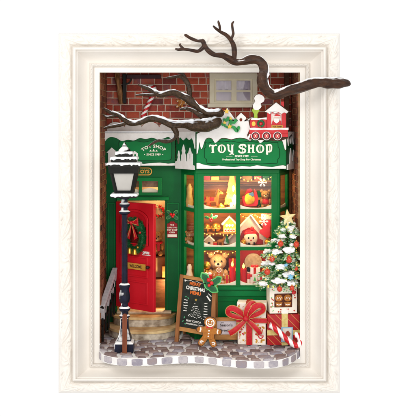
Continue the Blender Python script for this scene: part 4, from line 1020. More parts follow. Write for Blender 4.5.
# a dusting of snow that sits on top of the thick limb
def snow_run(T, parent, pts, seed):
    q = catmull(pts, 8); c = MB(); wd = [P(a, b, y) for a, b, y, r in q]
    c.tube(wd, [r*(.8 if T is BO else 1)*max(.15, 1+1.1*nz(i*.22, seed)) for i, (a, b, y, r) in enumerate(q)], 8, None); T.part("snow_crust", c, SNOWY, parent=parent)
snow_run(BO, b0, [(346, 79.4, y_, .5), (340, 78.6, y_, 1.3), (328, 78.4, y_, 1.5), (316, 78.2, y_, 1.3), (306, 80.4, y_, 1.5), (296, 84.2, y_, 1.4), (286, 87.6, y_, 1.5), (278, 90.4, y_, 1.6), (271.4, 89.6, y_, 1.5), (268.2, 84, y_-1, 1.4), (267.2, 78, y_-1, 1.3), (268.2, 71, y_-1, 1.3), (266.4, 63.4, y_-1, 1.2), (262, 58, y_-1, 1.2), (255, 55.8, y_, 1.1), (249, 55.6, y_, .5)], 1)
BI = Thing("tree_branch", "grey brown snowy forked branch hanging inside the frame over the left sign", "branch", P(205, 124, 2))
y_ = 4
b1 = branch(BI, "main_limb", [(223.6, 111.6, y_, 1.4), (221, 112.6, y_, 3.8), (214, 114, y_, 4.3), (206, 113.4, y_, 3.8), (199, 109, y_, 3.6), (193, 103.4, y_, 3.8), (188, 99, y_, 3.9), (181, 95.6, y_, 3.4), (174, 92.8, y_, 2.9), (167, 93.4, y_, 2.9), (160, 95, y_, 2.6), (154, 92.4, y_, 2.1), (148, 88.6, y_, 1.9), (142, 86, y_, 1.5), (138, 84.4, y_, .8)], BARKI, 7, n=24)
branch(BI, "side_twig", [(158, 94, y_, 1.7), (152, 95, y_, 1.6), (146, 94.4, y_, 1.4), (140, 94.8, y_, 1.2), (135.4, 95.2, y_, .7)], BARKI, 8)
branch(BI, "side_twig", [(189, 99, y_, 2.8), (189.6, 93.4, y_, 2.7), (188.6, 86, y_, 2.6), (185, 79.6, y_, 2.4), (179.6, 76.4, y_, 1.8), (173, 77.2, y_, 1.4), (166, 78, y_, .8)], BARKI, 9)
branch(BI, "side_twig", [(186, 81, y_, 1.6), (184.4, 76, y_, 1.7), (180.4, 72.6, y_, 1.6), (174, 71, y_, 1.4)], BARKI, 10)
b2 = branch(BI, "lower_limb", [(221, 119, y_-4, 1.6), (217, 121.6, y_-5, 5.2), (210, 124.2, y_-6, 6.2), (204, 125.8, y_-6, 5.4), (198, 125.4, y_-5, 5.8), (193, 126, y_-4, 4.6), (188, 124.6, y_-2, 4.2), (180, 124.6, y_, 3.6), (172, 124.6, y_, 3.4), (164, 121.6, y_, 3.1), (156, 119, y_, 3.0), (149, 118.8, y_, 3.1), (142, 121.4, y_, 2.7), (134, 123.6, y_, 2.5), (127, 121.6, y_, 2.7), (122, 117.6, y_, 2.4), (117, 114, y_, 2.1), (111, 112.6, y_, 1.8), (106, 109.8, y_, 1.5), (103.6, 108, y_, .8)], BARKI, 11, n=24)
branch(BI, "side_twig", [(128, 122, y_, 1.8), (121, 124.6, y_, 1.7), (114, 126, y_, 1.6), (107, 127.4, y_, 1.2), (103.6, 128.4, y_, .7)], BARKI, 12)
branch(BI, "side_twig", [(118, 114.6, y_, 1.4), (112, 116.6, y_, 1.3), (106, 116.6, y_, 1.0), (103, 114.6, y_, .6)], BARKI, 13)
branch(BI, "hanging_twig", [(172, 125, y_, 2.6), (175, 130, y_, 2.4), (176.6, 135, y_, 2.4), (172.4, 139.6, y_, 2.2), (166, 141.6, y_, 1.9), (159, 140.6, y_, 1.6), (153, 143, y_, 1.3), (148, 146.6, y_, .7)], BARKI, 14)
branch(BI, "hanging_twig", [(176.2, 135, y_, 1.8), (178, 139.6, y_, 1.6), (178.4, 144, y_, .8)], BARKI, 15)
branch(BI, "side_twig", [(206, 118.6, y_-2, 2.8), (199, 114.6, y_-4, 2.6), (193, 110.6, y_-4, 2.2), (186, 108.4, y_-4, 1.7), (180, 109.4, y_-4, 1.0)], BARKI, 16)
snow_run(BI, b1, [(219, 108.8, y_-2, .6), (213, 109.8, y_-2, 1.2), (206, 109.4, y_-2, 1.2), (199, 105.2, y_-2, 1.1), (193, 99.6, y_-2, 1.0), (187, 95.2, y_-2, .9), (181, 92, y_-2, .5)], 3)
snow_run(BI, b1, [(176, 90, y_-1, .5), (170, 90.2, y_-1, 1.0), (163, 92.2, y_-1, 1.0), (156, 90.4, y_-1, .8), (148, 86.6, y_-1, .5)], 4)
snow_run(BI, b2, [(212, 118.2, y_-6, .5), (204, 119.2, y_-7, 1.1), (196, 120.6, y_-6, 1.1), (188, 120.4, y_-3, 1.0), (178, 121, y_-1, .9), (168, 119.6, y_-1, .9), (158, 116, y_-1, .9), (150, 115.8, y_-1, .9), (142, 118.6, y_-1, .8), (134, 121, y_-1, .8), (126, 118.4, y_-1, .8), (120, 113.8, y_-1, .7), (112, 110.8, y_-1, .4)], 5)

# ============================================================ CHALKBOARD AND HOLLY
CB = Thing("chalkboard", "wooden framed black chalkboard easel with CHRISTMAS menu and a chalk tree", "chalkboard", (X(194, 25), 25, 0))
tl, tr_, bl_, br = P(180.2, 274.2, 27), P(216.6, 280.8, 9), P(175.6, 330, 20), P(214, 337, 3)
def quad(a, b, n=0):              # a, b in 0..1 from lower left
    p = (bl_*(1-a)+br*a)*(1-b)+(tl*(1-a)+tr_*a)*b
    return p+qn*n
qn = (br-bl_).cross(tl-bl_).normalized()
if qn.y > 0: qn = -qn
bx, by_ = .095, .075
c = MB()
for a0, a1, b0_, b1_ in ((-.0, bx, -.18, 1), (1-bx, 1, -.18, 1)):
    c.hexa(quad, a0, b0_, a1, b1_, -2.2, 1.2)
fr_ = CB.part("frame_stile", c, WOOD, bevel=.4) if False else None
for a0, a1 in ((0, bx), (1-bx, 1)):
    c = MB(); c.hexa(quad, a0, -.235 if a0 == 0 else -.2, a1, 1, -2.2, 1.2); CB.part("frame_stile", c, WOOD, bevel=.4)
for b0_, b1_ in ((0, by_), (1-by_*.8, 1)):
    c = MB(); c.hexa(quad, bx+.002, b0_, 1-bx-.002, b1_, -2.0, 1.0); CB.part("frame_rail", c, WOODO, bevel=.4)
for a0 in (0, 1-bx):
    c = MB(); p0 = quad(a0+.05, .95, -3.4); p1 = Vector((p0.x+1, p0.y+24, 1.2)); c.tube([p0, p1], 1.5, 4); CB.part("rear_leg", c, WOOD, smooth=False)
c = MB(); c.hexa(quad, bx, by_, 1-bx, 1-by_*.8, -1.4, -.4); bd = CB.part("board", c, CHALK)
W_, H_ = (br-bl_).length, (tl-bl_).length
mq = lambda a, b, n=0: quad(a/W_, b/H_, n)
cxq = W_*.5
c = MB(); c.text("MERRY", mq, cxq-3, H_*.845, 3.0, -.45, -.15, bold=.04, flip=False); c.text("MENU", mq, cxq-2, H_*.685, 3.1, -.45, -.15, bold=.05, flip=False); CB.part("orange_lettering", c, CHO, parent=bd)
c = MB(); c.text("CHRISTMAS", mq, cxq-2.4, H_*.76, 3.4, -.45, -.15, bold=.035, flip=False, sx=.86)
rnd = random.Random(4)
for k in range(8):
    wv = 1.2+k*1.0; z_ = H_*.56-k*2.2
    for i in range(2+k):
        t = (i+.5)/(2+k)*2-1; a = cxq-1+t*wv; b = z_+rnd.uniform(-.5, .5)
        c.stroke([(a-rnd.uniform(.3, .7), b-rnd.uniform(-.5, .5)), (a+rnd.uniform(.3, .7), b+rnd.uniform(-.5, .5))], .5, mq, -.45, -.2)
for sx, n_ in ((-1, 5), (1, 7)):
    for i in range(n_):
        a = cxq-1+sx*11.5; b = H_*.56-i*2.7; l = rnd.uniform(1.4, 2.6)
        c.stroke([(a-l, b), (a-l*.2, b+rnd.uniform(-.3, .3)), (a+l*.2, b), (a+l, b+.2)], .7, mq, -.45, -.2)
c.text("HOT COCOA", mq, cxq-2, H_*.19, 1.9, -.45, -.15, bold=.03, flip=False); c.text("GINGERBREAD & CANDY", mq, cxq-1, H_*.14, 1.4, -.45, -.15, bold=.02, flip=False, sx=.85)
c.stroke([(W_*.76, H_*.70), (W_*.86, H_*.62)], 1.5, mq, -.45, -.2)
c.stroke([(W_*.80, H_*.745), (W_*.88, H_*.70)], .7, mq, -.45, -.2)
gar = [(W_*(.13+.7*i/16), H_*(.925-.02*math.sin(math.pi*((i/4) % 1)))) for i in range(17)]
c.stroke(gar, .35, mq, -.45, -.25)
c.prism(circ(W_*.86, H_*.86, .8, n=8), mq, -.45, -.2); c.prism(circ(W_*.15, H_*.90, .8, n=8), mq, -.45, -.2)
CB.part("white_lettering", c, CHW, parent=bd)
c = MB()
for a, b, an in ((.17, .18, .7), (.24, .14, .2), (.2, .25, 1.2), (.76, .81, .6), (.82, .84, 2.2), (.20, .62, .4), (.27, .60, 2.4)):
    c.stroke([(W_*a-1.3*math.cos(an), H_*b-1.3*math.sin(an)), (W_*a, H_*b), (W_*a+1.3*math.cos(an), H_*b+1.3*math.sin(an))], [.3, 1.3, .3], mq, -.45, -.2)
CB.part("green_chalk_leaves", c, CHG, parent=bd)
c = MB(); c.prism([(a, b) for a, b in star(cxq-1, H_*.595, 1.6, rot=math.pi/2)], mq, -.45, -.15); CB.part("chalk_star", c, CHY, parent=bd)

def holly(o, s, label, leaves, berries, group=None, yy=None):
    T = Thing("holly_sprig", label, "holly", o)
    for cx_, cy_, L_, wd, an in leaves:
        c = MB(); c2 = MB(); pts = []; N_ = 22
        for i in range(N_):
            t = i/N_*2*math.pi; a = math.cos(t); prof = math.sin(t)
            spk = 1+.38*abs(math.cos(t*3+.3))**1.5
            x_, y__ = a*L_, prof*wd*spk*(1-.25*a*a); pts.append((x_, y__))
        mk = fm(o[0]+cx_, o[1], o[2]+cy_, 1, an)
        c.prism(pts, mk, -.8, .5); lf = T.part("leaf", c, HOLLYE)
        c2.prism([(a*.8, b*.74) for a, b in pts], mk, .5, 1.0); c2.stroke([(-L_*.75, 0), (L_*.8, 0)], .4, mk, 1.0, 1.3); T.part("leaf_face", c2, HOLLY, parent=lf)
    for bx_, bz_, r in berries:
        c = MB(); c.blob((o[0]+bx_, o[1]-2.4, o[2]+bz_), r, seg=16); T.part("berry", c, BERRY)
    return T
holly(P(210, 282.5, 2), 1, "green holly sprig with three red berries on the chalkboard's upper right corner",
      [(-4, 3.5, 8.2, 3.4, 2.2), (6.5, 1.5, 6.6, 3.2, .7), (1, -5, 8.5, 3.4, -.55)], [(-1.4, 3.0, 2.1), (1.6, -.2, 2.0), (-.9, -2.4, 1.7)][:3])

gb = P(208.5, 347.8, -2)
gingerbread("large gingerbread man with white icing standing in front of the chalkboard's right leg", (gb.x, gb.y, .9), 17.6, rot=-.13)

# small framed notice leaning on the bay base
T = Thing("framed_notice", "small wood framed white notice leaning on the green base behind the red ribbon bow", "framed notice", (X(227, 16), 17, .9))
m = lambda a, b, n=0: Vector(((a-VX)*kk(14), 14+(342-b)*.10-n, EZ-(b-VY)*kk(14)))
c = MB(); c.prism([rect(214.6, 318, 239.5, 339.6), rect(217.2, 321.4, 236.4, 334.6)], m, -1.2, 1.2); T.part("frame", c, WOODO, bevel=.4)
c = MB(); c.prism(rect(217, 321, 236.6, 335), m, -1, 0); T.part("paper", c, mat("pale_lilac_paper", '#cfc6cc', '#ded6da', rough=.7))
c = MB(); c.text("Season's", m, 226.4, 326.6, 2.6, .05, .3, bold=.02); c.text("Greetings", m, 226.4, 331.6, 2.4, .05, .3, bold=.01); c.stroke([(221, 323), (224, 323.2)], .4, m, .05, .3); T.part("lettering", c, INK)

# ============================================================ GIFTS AND CANDY
GW = Thing("gift_box", "tall white patterned gift box tied with a big red ribbon bow", "gift box", (X(252, 10), 10, .9))
yaw = math.radians(-7); ow = Vector((X(252.6, 0), 10, .9))
ux_ = Vector((math.cos(yaw), math.sin(yaw), 0)); uy_ = Vector((-math.sin(yaw), math.cos(yaw), 0))
mg = lambda a, b, n=0: ow+ux_*a+Vector((0, 0, b))-uy_*n     # front plane, n towards viewer
GWd, GH, GD = 14.2, 42.5, 9
c = MB(); c.hexa(mg, -GWd, 0, GWd, GH-8, -GD, GD*.6); bx_ = GW.part("box", c, PAPERW, bevel=.7)
c = MB(); c.hexa(mg, -GWd-.7, GH-7.8, GWd+.7, GH, -GD-.7, GD*.6+.7); GW.part("lid", c, PAPERW, bevel=.7)
nf = GD*.6
rnd = random.Random(9); cR = MB(); cG = MB(); cK = MB()
for i in range(150):
    a, b = rnd.uniform(-13, 13), rnd.uniform(2, 40.5)
    if abs(a) < 4 or 21 < b < 28: continue
    lid = b > GH-9
    if GH-9.6 < b < GH-6: continue
    n0 = nf+(.7 if lid else 0)
    q = rnd.random()
    if q < .35: cR.prism(circ(a, b, rnd.uniform(.5, 1.4), n=9), mg, n0, n0+.15)
    elif q < .65: cG.prism([(a+1.4*math.cos(t)*(1 if k % 2 else .6), b+1.4*math.sin(t)*(1 if k % 2 else .6)) for k, t in enumerate([j*math.pi/4 for j in range(8)])], mg, n0, n0+.15)
    else: cK.stroke([(a-.8, b-.6), (a, b+.4), (a+.8, b+.2)], .4, mg, n0, n0+.15)
for a, b, s_ in ((8.5, 10, 1.25),):
    hk = catmull([(a-2.2, b+5), (a-2.2, b), (a, b-3.2), (a+2.6, b-2), (a+3, b)], 4); cR.stroke(hk, 1.0, mg, nf, nf+.2)
    hk = catmull([(a+2.4, b+6), (a+1.6, b+2), (a-.6, b-1)], 4); cR.stroke(hk, .8, mg, nf, nf+.2)
GW.part("red_print", cR, REDB, parent=bx_); GW.part("gold_print", cG, GOLDP, parent=bx_); GW.part("dark_print", cK, mat("faded_rose", '#c88a7a', '#d8a090', rough=.6), parent=bx_)
c = MB(); c.hexa(mg, -5.6, .1, .8, GH+.3, nf+.75, nf+1.15); c.hexa(mg, -5.6, GH+.05, .8, GH+.5, -GD-1, nf+1.1); c.hexa(mg, -GWd-1, 22.4, GWd+1, 27.6, nf+1.2, nf+1.55); c.hexa(mg, GWd+.72, 22.4, GWd+1.1, 27.6, -GD-1, nf+1.5)
rb_ = GW.part("ribbon", c, RIBBON)
c = MB()
for a in (-5.6, .5): c.hexa(mg, a, .1, a+.35, GH+.2, nf+1.15, nf+1.3)
for b in (22.4, 27.2): c.hexa(mg, -GWd-1, b, GWd+1, b+.4, nf+1.55, nf+1.7)
GW.part("ribbon_gold_edge", c, RIBGOLD, parent=rb_)
kn = (-5.5, 27.5)
def band(T, name, pts, wds, mt, parent=None, rim=True, tw=0):
    """a flat ribbon band: pts (a, b, n) in gift space"""
    q = catmull([p+(w_,) for p, w_ in zip(pts, wds)], 7); N_ = len(q); vs = []; vs2 = []
    for i, (a, b, n_, w_) in enumerate(q):
        p, nx_ = q[max(i-1, 0)], q[min(i+1, N_-1)]; dx, dy = nx_[0]-p[0], nx_[1]-p[1]; l = math.hypot(dx, dy) or 1
        px_, py_ = -dy/l, dx/l
        for s_, e in ((-.5, 0), (-.25, .35), (0, .5), (.25, .35), (.5, 0)): vs.append(mg(a+px_*w_*s_, b+py_*w_*s_, n_+e))
        for s_, e in ((-.5, -.35), (-.25, 0), (0, .1), (.25, 0), (.5, -.35)): vs.append(mg(a+px_*w_*s_, b+py_*w_*s_, n_+e))
    fs = []
    for i in range(N_-1):
        o = i*10
        for j in range(4): fs.append((o+j, o+j+1, o+j+11, o+j+10)); fs.append((o+5+j, o+15+j, o+16+j, o+6+j))
        fs += [(o, o+10, o+15, o+5), (o+4, o+9, o+19, o+14)]
    c = MB(); c.add(vs, fs); r_ = T.part(name, c, mt, parent=parent)
    if rim:
        c = MB()
        for s_ in (-.46, .46):
            ps = []
            for i, (a, b, n_, w_) in enumerate(q):
                p, nx_ = q[max(i-1, 0)], q[min(i+1, N_-1)]; dx, dy = nx_[0]-p[0], nx_[1]-p[1]; l = math.hypot(dx, dy) or 1
                ps.append(mg(a-dy/l*w_*s_, b+dx/l*w_*s_, n_+.15))
            c.tube(ps, .32, 5)
        T.part("gold_edge", c, RIBGOLD, parent=r_)
n1 = nf+2
band(GW, "bow_tail", [(kn[0]+1, kn[1]-1, n1+1), (kn[0]-6, kn[1]-7.5, n1+3), (kn[0]-12, kn[1]-12.6, n1+4), (kn[0]-16.6, kn[1]-15.4, n1+3.4)], [3.4, 5.4, 6, 6.2], RIBBON)
band(GW, "bow_tail", [(kn[0], kn[1]-1, n1+1), (kn[0]+6, kn[1]-5.6, n1+2.4), (kn[0]+11, kn[1]-10.4, n1+2.8), (kn[0]+14.6, kn[1]-15.4, n1+2)], [3.4, 5, 5.4, 5.4], RIBBON)
band(GW, "bow_loop", [(kn[0], kn[1], n1+1.5), (kn[0]-6, kn[1]+6.6, n1+4.4), (kn[0]-13, kn[1]+10.4, n1+5.4), (kn[0]-17.4, kn[1]+8.6, n1+5), (kn[0]-17, kn[1]+4, n1+3), (kn[0]-9, kn[1]+1, n1+1.6), (kn[0], kn[1]-.6, n1+1)], [3, 6.2, 6.6, 5.4, 5.2, 5, 3], RIBBON)
band(GW, "bow_loop", [(kn[0], kn[1], n1+1.5), (kn[0]+5, kn[1]+8, n1+4.6), (kn[0]+11, kn[1]+13.4, n1+5.2), (kn[0]+16.4, kn[1]+13.2, n1+4.4), (kn[0]+17, kn[1]+8.4, n1+3), (kn[0]+9, kn[1]+3.4, n1+1.8), (kn[0], kn[1], n1+1)], [3, 6.4, 6.8, 5.6, 5.2, 5, 3], RIBBON)
band(GW, "bow_loop", [(kn[0], kn[1], n1+2.5), (kn[0]+.5, kn[1]+8, n1+5.6), (kn[0]+5, kn[1]+15.4, n1+4.6), (kn[0]+9, kn[1]+14, n1+3), (kn[0]+4, kn[1]+6, n1+2.4), (kn[0]+1, kn[1], n1+2)], [3, 5, 5.6, 5, 4.4, 3], RIBBON)
c = MB(); c.blob(tuple(mg(kn[0], kn[1], n1+4)), (3.1, 2.4, 2.8), .25, 14, freq=.4); GW.part("bow_knot", c, RIBBON)

GR = Thing("gift_box", "square red and gold striped gift box under the small cookie box", "gift box", (X(283, 12), 14, .9))
yaw2 = math.radians(3); og = Vector((X(283.2, 3), 14, .9)); u2 = Vector((math.cos(yaw2), math.sin(yaw2), 0)); w2 = Vector((-math.sin(yaw2), math.cos(yaw2), 0))
mg2 = lambda a, b, n=0: og+u2*a+Vector((0, 0, b))-w2*n
c = MB(); c.hexa(mg2, -16.6, 0, 16.2, 31, -13, 11); GR.part("box", c, PAPERR, bevel=.7)
c = MB(); c.hexa(mg2, -2.2, .1, 4.0, 31.3, 11.05, 11.5); c.hexa(mg2, -2.2, 31.1, 4, 31.6, -13, 11.4); c.hexa(mg2, -16.9, 10.4, 16.5, 15.4, 11.55, 11.9); GR.part("ribbon", c, mat("pale_gold_ribbon", '#cdb668', '#e0cd8c', rough=.4, scale=.5))
c = MB(); c.hexa(mg2, -2.8, 3.6, 9, 18.6, 12.0, 12.6); tg = GR.part("tag", c, mat("pale_blue_tag", '#88b4cc', '#a0c6da', rough=.5), bevel=.3)
c = MB(); c.hexa(mg2, -1.4, 4.8, 7.6, 17.4, 12.6, 12.9); GR.part("tag_paper", c, mat("tag_white", '#dcd8cc', '#e8e4da', rough=.6), parent=tg)
c = MB(); c.prism([(0, 9), (2, 14), (4, 15.4), (6.6, 12), (5.4, 9.6)], lambda a, b, n=0: mg2(a, b, n+12.9), 0, .25); GR.part("tag_picture", c, mat("tag_brown_red", '#8e3a2c', '#a84a3a', rough=.6), parent=tg)
CK = Thing("cookie_box", "small white printed box with two gingerbread cookies in its window on the red gift", "cookie box", (X(282, 10), 12, 32.6))
oc = Vector((X(282.6, 4), 14, 32.7)); yw = math.radians(5); u3 = Vector((math.cos(yw), math.sin(yw), 0)); w3 = Vector((-math.sin(yw), math.cos(yw), 0))
mg3 = lambda a, b, n=0: oc+u3*a+Vector((0, 0, b))-w3*n
wd_ = [(-9.2, 6), (9, 6), (9.2, 20), (-9.2, 20)]
c = MB(); c.prism([[(-14, 0), (14, 0), (14, 26), (-14, 26)], wd_], mg3, 8.6, 10); c.hexa(mg3, -14, 0, 14, 26, -10, 8.5); CK.part("box", c, PAPERW, bevel=.4)
c = MB(); c.hexa(mg3, -9.1, 6.1, 9.1, 19.9, 8.55, 8.8); CK.part("window_back", c, mat("dark_choc", '#4a2012', '#6a3018', rough=.6))
for a in (-4.5, 4.5):
    c = MB(); c.prism(circ(a, 15.4, 3.9, 3.4, n=18), mg3, 8.9, 9.6); c.prism([(a-3.6, 11), (a+3.6, 11), (a+2.4, 7), (a-2.4, 7)], mg3, 8.9, 9.5); ck = CK.part("cookie", c, GINGER)
    c = MB()
    for t in range(3): c.stroke([(a-2.2+t*1.8, 14+t % 2), (a-1.2+t*1.8, 16.4)], .6, mg3, 9.6, 9.9)
    c.stroke([(a-2.4, 9.4), (a, 8.4), (a+2.4, 9.4)], .7, mg3, 9.5, 9.8); CK.part("icing", c, ICING, parent=ck)
c = MB(); rnd = random.Random(3)
for i in range(26):
    q = rnd.random(); a, b = (rnd.uniform(-13, -10), rnd.uniform(2, 24)) if q < .45 else ((rnd.uniform(10, 13), rnd.uniform(2, 24)) if q < .6 else (rnd.uniform(-13, 13), rnd.choice((rnd.uniform(1.5, 4.5), rnd.uniform(21.5, 24.5)))))
    c.prism(circ(a, b, rnd.uniform(.35, .9), n=7), mg3, 10, 10.15)
CK.part("red_print", c, ORANGEB)
c = MB()
for i in range(14):
    a, b = rnd.choice(((rnd.uniform(-13, -10), rnd.uniform(2, 24)), (rnd.uniform(-12, 12), rnd.uniform(21.5, 24.5)))); c.stroke([(a-.8, b-.4), (a, b), (a+.8, b+.5)], [.2, .8, .2], mg3, 10, 10.18)
CK.part("green_print", c, HOLLYE)
c = MB(); c.blob(tuple(mg3(10.5, 21, 10.4)), (2.3, .9, 2.1), .25, 12); CK.part("bow", c, BERRY)
c = MB(); c.hexa(mg3, -1.8, -1, 4.6, 3.4, 10.05, 10.5); CK.part("white_label", c, WHITE)
yq = -8
c = MB(); c.tube(catmull([P(u, v, yy) for u, v, yy in ((269.8, 325, yq), (272.6, 326.4, yq), (279, 332, yq-1), (286, 338.6, yq-2), (291.4, 343, yq-3), (295.4, 345.4, yq-3), (299.4, 344.4, yq-3), (300.6, 340.6, yq-2), (298.6, 336, yq-1), (294.6, 334.4, yq))], 6), 2.9, 16)
single("candy_cane", c, CANE2, "big red and white candy cane leaning on the red striped gift box", "candy cane", P(294, 346, yq-3))

# ============================================================ DOOR WREATH, WALL TAG
def md_(a, b, n=0): return md(a, b, n)
WR = Thing("door_wreath", "round green Christmas wreath with red bow and gold bells on the open red door", "wreath", tuple(md(DL*.52, 112, 2)))
c = MB(); rnd = random.Random(21); ca, cbz, R0x, R0y = DL*.54, 105.5, 12.2, 15.5
for i in range(3400):
    t = rnd.uniform(0, 2*math.pi); w_ = 0; e = rnd.uniform(0, 2*math.pi); r = rnd.uniform(1.5, 4.4)
    a = ca+(R0x+math.cos(e)*r)*math.cos(t); b = cbz+(R0y+math.cos(e)*r)*math.sin(t); n_ = 2.6+math.sin(e)*r*.8
    an = t+math.pi/2+rnd.uniform(-1.1, 1.1); l = rnd.uniform(1.6, 3.2); ww = .38
    dx, dy, dn = math.cos(an)*l, math.sin(an)*l, rnd.uniform(-.6, 1.6)
    c.add([md(a-dy/l*ww, b+dx/l*ww, n_), md(a+dy/l*ww, b-dx/l*ww, n_), md(a+dx, b+dy, n_+dn)], [(0, 1, 2)])
c.tube([md(ca+R0x*math.cos(i/30*2*math.pi), cbz+R0y*math.sin(i/30*2*math.pi), 3) for i in range(30)], 1.8, 8, closed=True)
WR.part("greenery", c, HOLLY, smooth=False)
c = MB()
for sgn in (1, -1):
    c.prism([(ca-1, cbz+13.5), (ca-1+sgn*9, cbz+20), (ca-1+sgn*10, cbz+11)], md, 5+.05*sgn, 6.6)
    c.prism([(ca-1, cbz+14), (ca-1+sgn*3.4, cbz-4), (ca-1+sgn*8, cbz-1.5)], md, 4.4+.05*sgn, 5.4)
c.blob(tuple(md(ca-1, cbz+14, 6)), (2.2, 2, 2.2), seg=12); bw = WR.part("bow", c, RIBBON, bevel=.3)
c = MB()
for sgn in (1, -1):
    c.stroke([(ca-1+sgn*2, cbz+15), (ca-1+sgn*8.6, cbz+18.6)], .5, md, 6.6, 7); c.stroke([(ca-1+sgn*2, cbz+13.4), (ca-1+sgn*9, cbz+12.4)], .5, md, 6.6, 7)
    c.stroke([(ca-1+sgn*.8, cbz+11), (ca-1+sgn*5, cbz-1)], .5, md, 5.4, 5.8)
WR.part("bow_gold_edge", c, RIBGOLD, parent=bw)
for a, b in ((ca-4, cbz-15), (ca+3.4, cbz-15.4)):
    p = md(a, b, 5); c = MB(); c.lathe([(3.1, -3.4), (2.7, -2.6), (2.2, .4), (1.6, 2), (.5, 2.8)], tuple(p), 16); WR.part("bell", c, GOLD)
for t in (0.3, 1.4, 2.5, 3.7, 5.5):
    c = MB(); c.blob(tuple(md(ca+R0x*math.cos(t), cbz+R0y*math.sin(t), 6.4)), 1.3, seg=10); WR.part("bauble", c, GOLD if t > 2 else BERRY)
T = Thing("wall_tag", "red tag with pale lettering on the green pillar right of the door", "tag", P(172, 238, 69))
m = pm(69.4)
c = MB(); c.prism([(167, 223.6), (169.4, 223), (170, 221.4), (174.4, 221.4), (175, 223), (177.4, 223.6), (177.4, 237.6), (167, 237.6)], m, 0, .8); pt_ = T.part("plate", c, REDD, bevel=.2)
c = MB(); c.prism(rect(167.6, 234.2, 176.8, 237), m, .85, 1.2); T.part("pale_strip", c, CREAMT)
c = MB(); c.text("THE", m, 172.2, 225.6, 1.5, .8, 1.2, bold=.03); c.text("CHRISTMAS", m, 172.2, 228.2, 1.5, .8, 1.2, bold=.02, sx=.9); c.text("TOY SHOP", m, 172.2, 230.6, 1.5, .8, 1.2, bold=.03); c.text("OPEN", m, 172.2, 233, 1.5, .8, 1.2, bold=.03); T.part("lettering", c, CREAMT)
holly(P(172.2, 215, 68.4), 1, "dark holly sprig with red berries on the green pillar above the red tag",
      [(-3.4, 2.8, 3.4, 1.5, 2.4), (3.4, 2.8, 3.4, 1.5, .8), (-3.6, -2.2, 3.6, 1.6, 3.7), (3.6, -2.4, 3.6, 1.6, -.6)], [(-1.4, 1, 1.5), (1.5, .6, 1.5), (.4, -1.3, 1.5)])

# ============================================================ CHRISTMAS TREE
TC = Vector((X(287.6, 8), 8, 0))
XT = Thing("christmas_tree", "snowy decorated green Christmas tree beside the right end of the bay window", "Christmas tree", (TC.x, TC.y, .9))
c = MB(); c.tube([(TC.x, TC.y, .9), (TC.x, TC.y, 50), (TC.x, TC.y, 126)], [3.2, 2.6, .8], 10); XT.part("trunk", c, WOODD)
tiers = [(123, 5), (119, 9), (117, 14), (108, 19), (99, 25), (90, 28), (81, 31), (73, 34)]
c = MB(); c2 = MB(); c3 = MB(); rnd = random.Random(17); snow_pts = []; deco = []
def needle(mb, p, d, l, w_):
    d = d.normalized(); s_ = d.cross(Vector((rnd.uniform(-1, 1), rnd.uniform(-1, 1), rnd.uniform(-1, 1)))).normalized()*w_; up_ = d.cross(s_).normalized()*w_*.5
    mb.add([p-s_, p+d*l*.45+up_*1.2, p+s_, p+d*l, p+d*l*.4-up_*.4], [(0, 1, 3), (1, 2, 3), (0, 3, 4), (4, 3, 2)])
for ti, (zt_, R) in enumerate(tiers):
    nb = 9+ti*2
    for b in range(nb):
        a = 2*math.pi*(b+rnd.uniform(-.3, .3)+.5*(ti % 2))/nb; dirv = Vector((math.cos(a), math.sin(a), 0))
        RR = R*rnd.uniform(.82, 1.08)
        if abs(dirv.x) > 1e-3 and dirv.x > 0: RR = min(RR, (103.2-TC.x)/dirv.x)
        if dirv.y > 0: RR = min(RR, (27-TC.y)/dirv.y)
        if dirv.y < 0: RR = min(RR, (20 if ti < 6 else 17)/abs(dirv.y))
        z_tip = zt_-R*.42-rnd.uniform(0, 2.5); z_root = zt_+4
        pr = Vector((TC.x, TC.y, z_root)); pt = Vector((TC.x+dirv.x*RR, TC.y+dirv.y*RR, z_tip+2.5))
        midp = pr.lerp(pt, .55)+Vector((0, 0, -1.5)); N_ = 34+int(R*1.7)
        c.tube([pr, midp, pt], [.7, .5, .25], 4)
        for i in range(N_):
            t = (i+rnd.random())/N_; t = .18+.82*t
            p = (pr.lerp(midp, t/.55) if t < .55 else midp.lerp(pt, (t-.55)/.45))+Vector((0, 0, rnd.uniform(-.6, .8)))
            side_ = Vector((-dirv.y, dirv.x, 0))*rnd.choice((-1, 1))
            d = dirv*rnd.uniform(.5, 1.1)+side_*rnd.uniform(.2, 1.3)*(1.15-t*.6)+Vector((0, 0, rnd.uniform(-.5, .35)))
            l = rnd.uniform(3.0, 6.2)*(1.05-.25*t)
            needle(c3 if rnd.random() < .04+.3*t*t else (c2 if rnd.random() < (.22+.3*t) else c), p, d, l, rnd.uniform(.6, 1.15))
        if dirv.y < .35: snow_pts.append((pr.lerp(pt, rnd.uniform(.62, .92)), R, dirv, RR)); deco.append((pt, ti, dirv))
XT.part("crown", c, PINE, smooth=False); XT.part("pale_branch_tips", c2, PINEL, smooth=False); XT.part("frosted_tips", c3, FROST, smooth=False)
c = MB()
for q, (p, R, dv_, RR) in enumerate(snow_pts):
    if rnd.random() < .42:
        s_ = rnd.uniform(.5, .95)*(1.0+R*.03)
        x__ = min(p.x, 101.5-2.6*s_)
        c.blob((x__, p.y, p.z+1.6), (2.7*s_, 2.4*s_, 1.35*s_), .75, 22, freq=.9, seed=q)
        if rnd.random() < .6: c.blob((min(x__+dv_.x*3.4, 101), p.y+dv_.y*3.4, p.z+.3), (1.7*s_, 1.5*s_, 1.0*s_), .5, 12, freq=.5, seed=q+9)
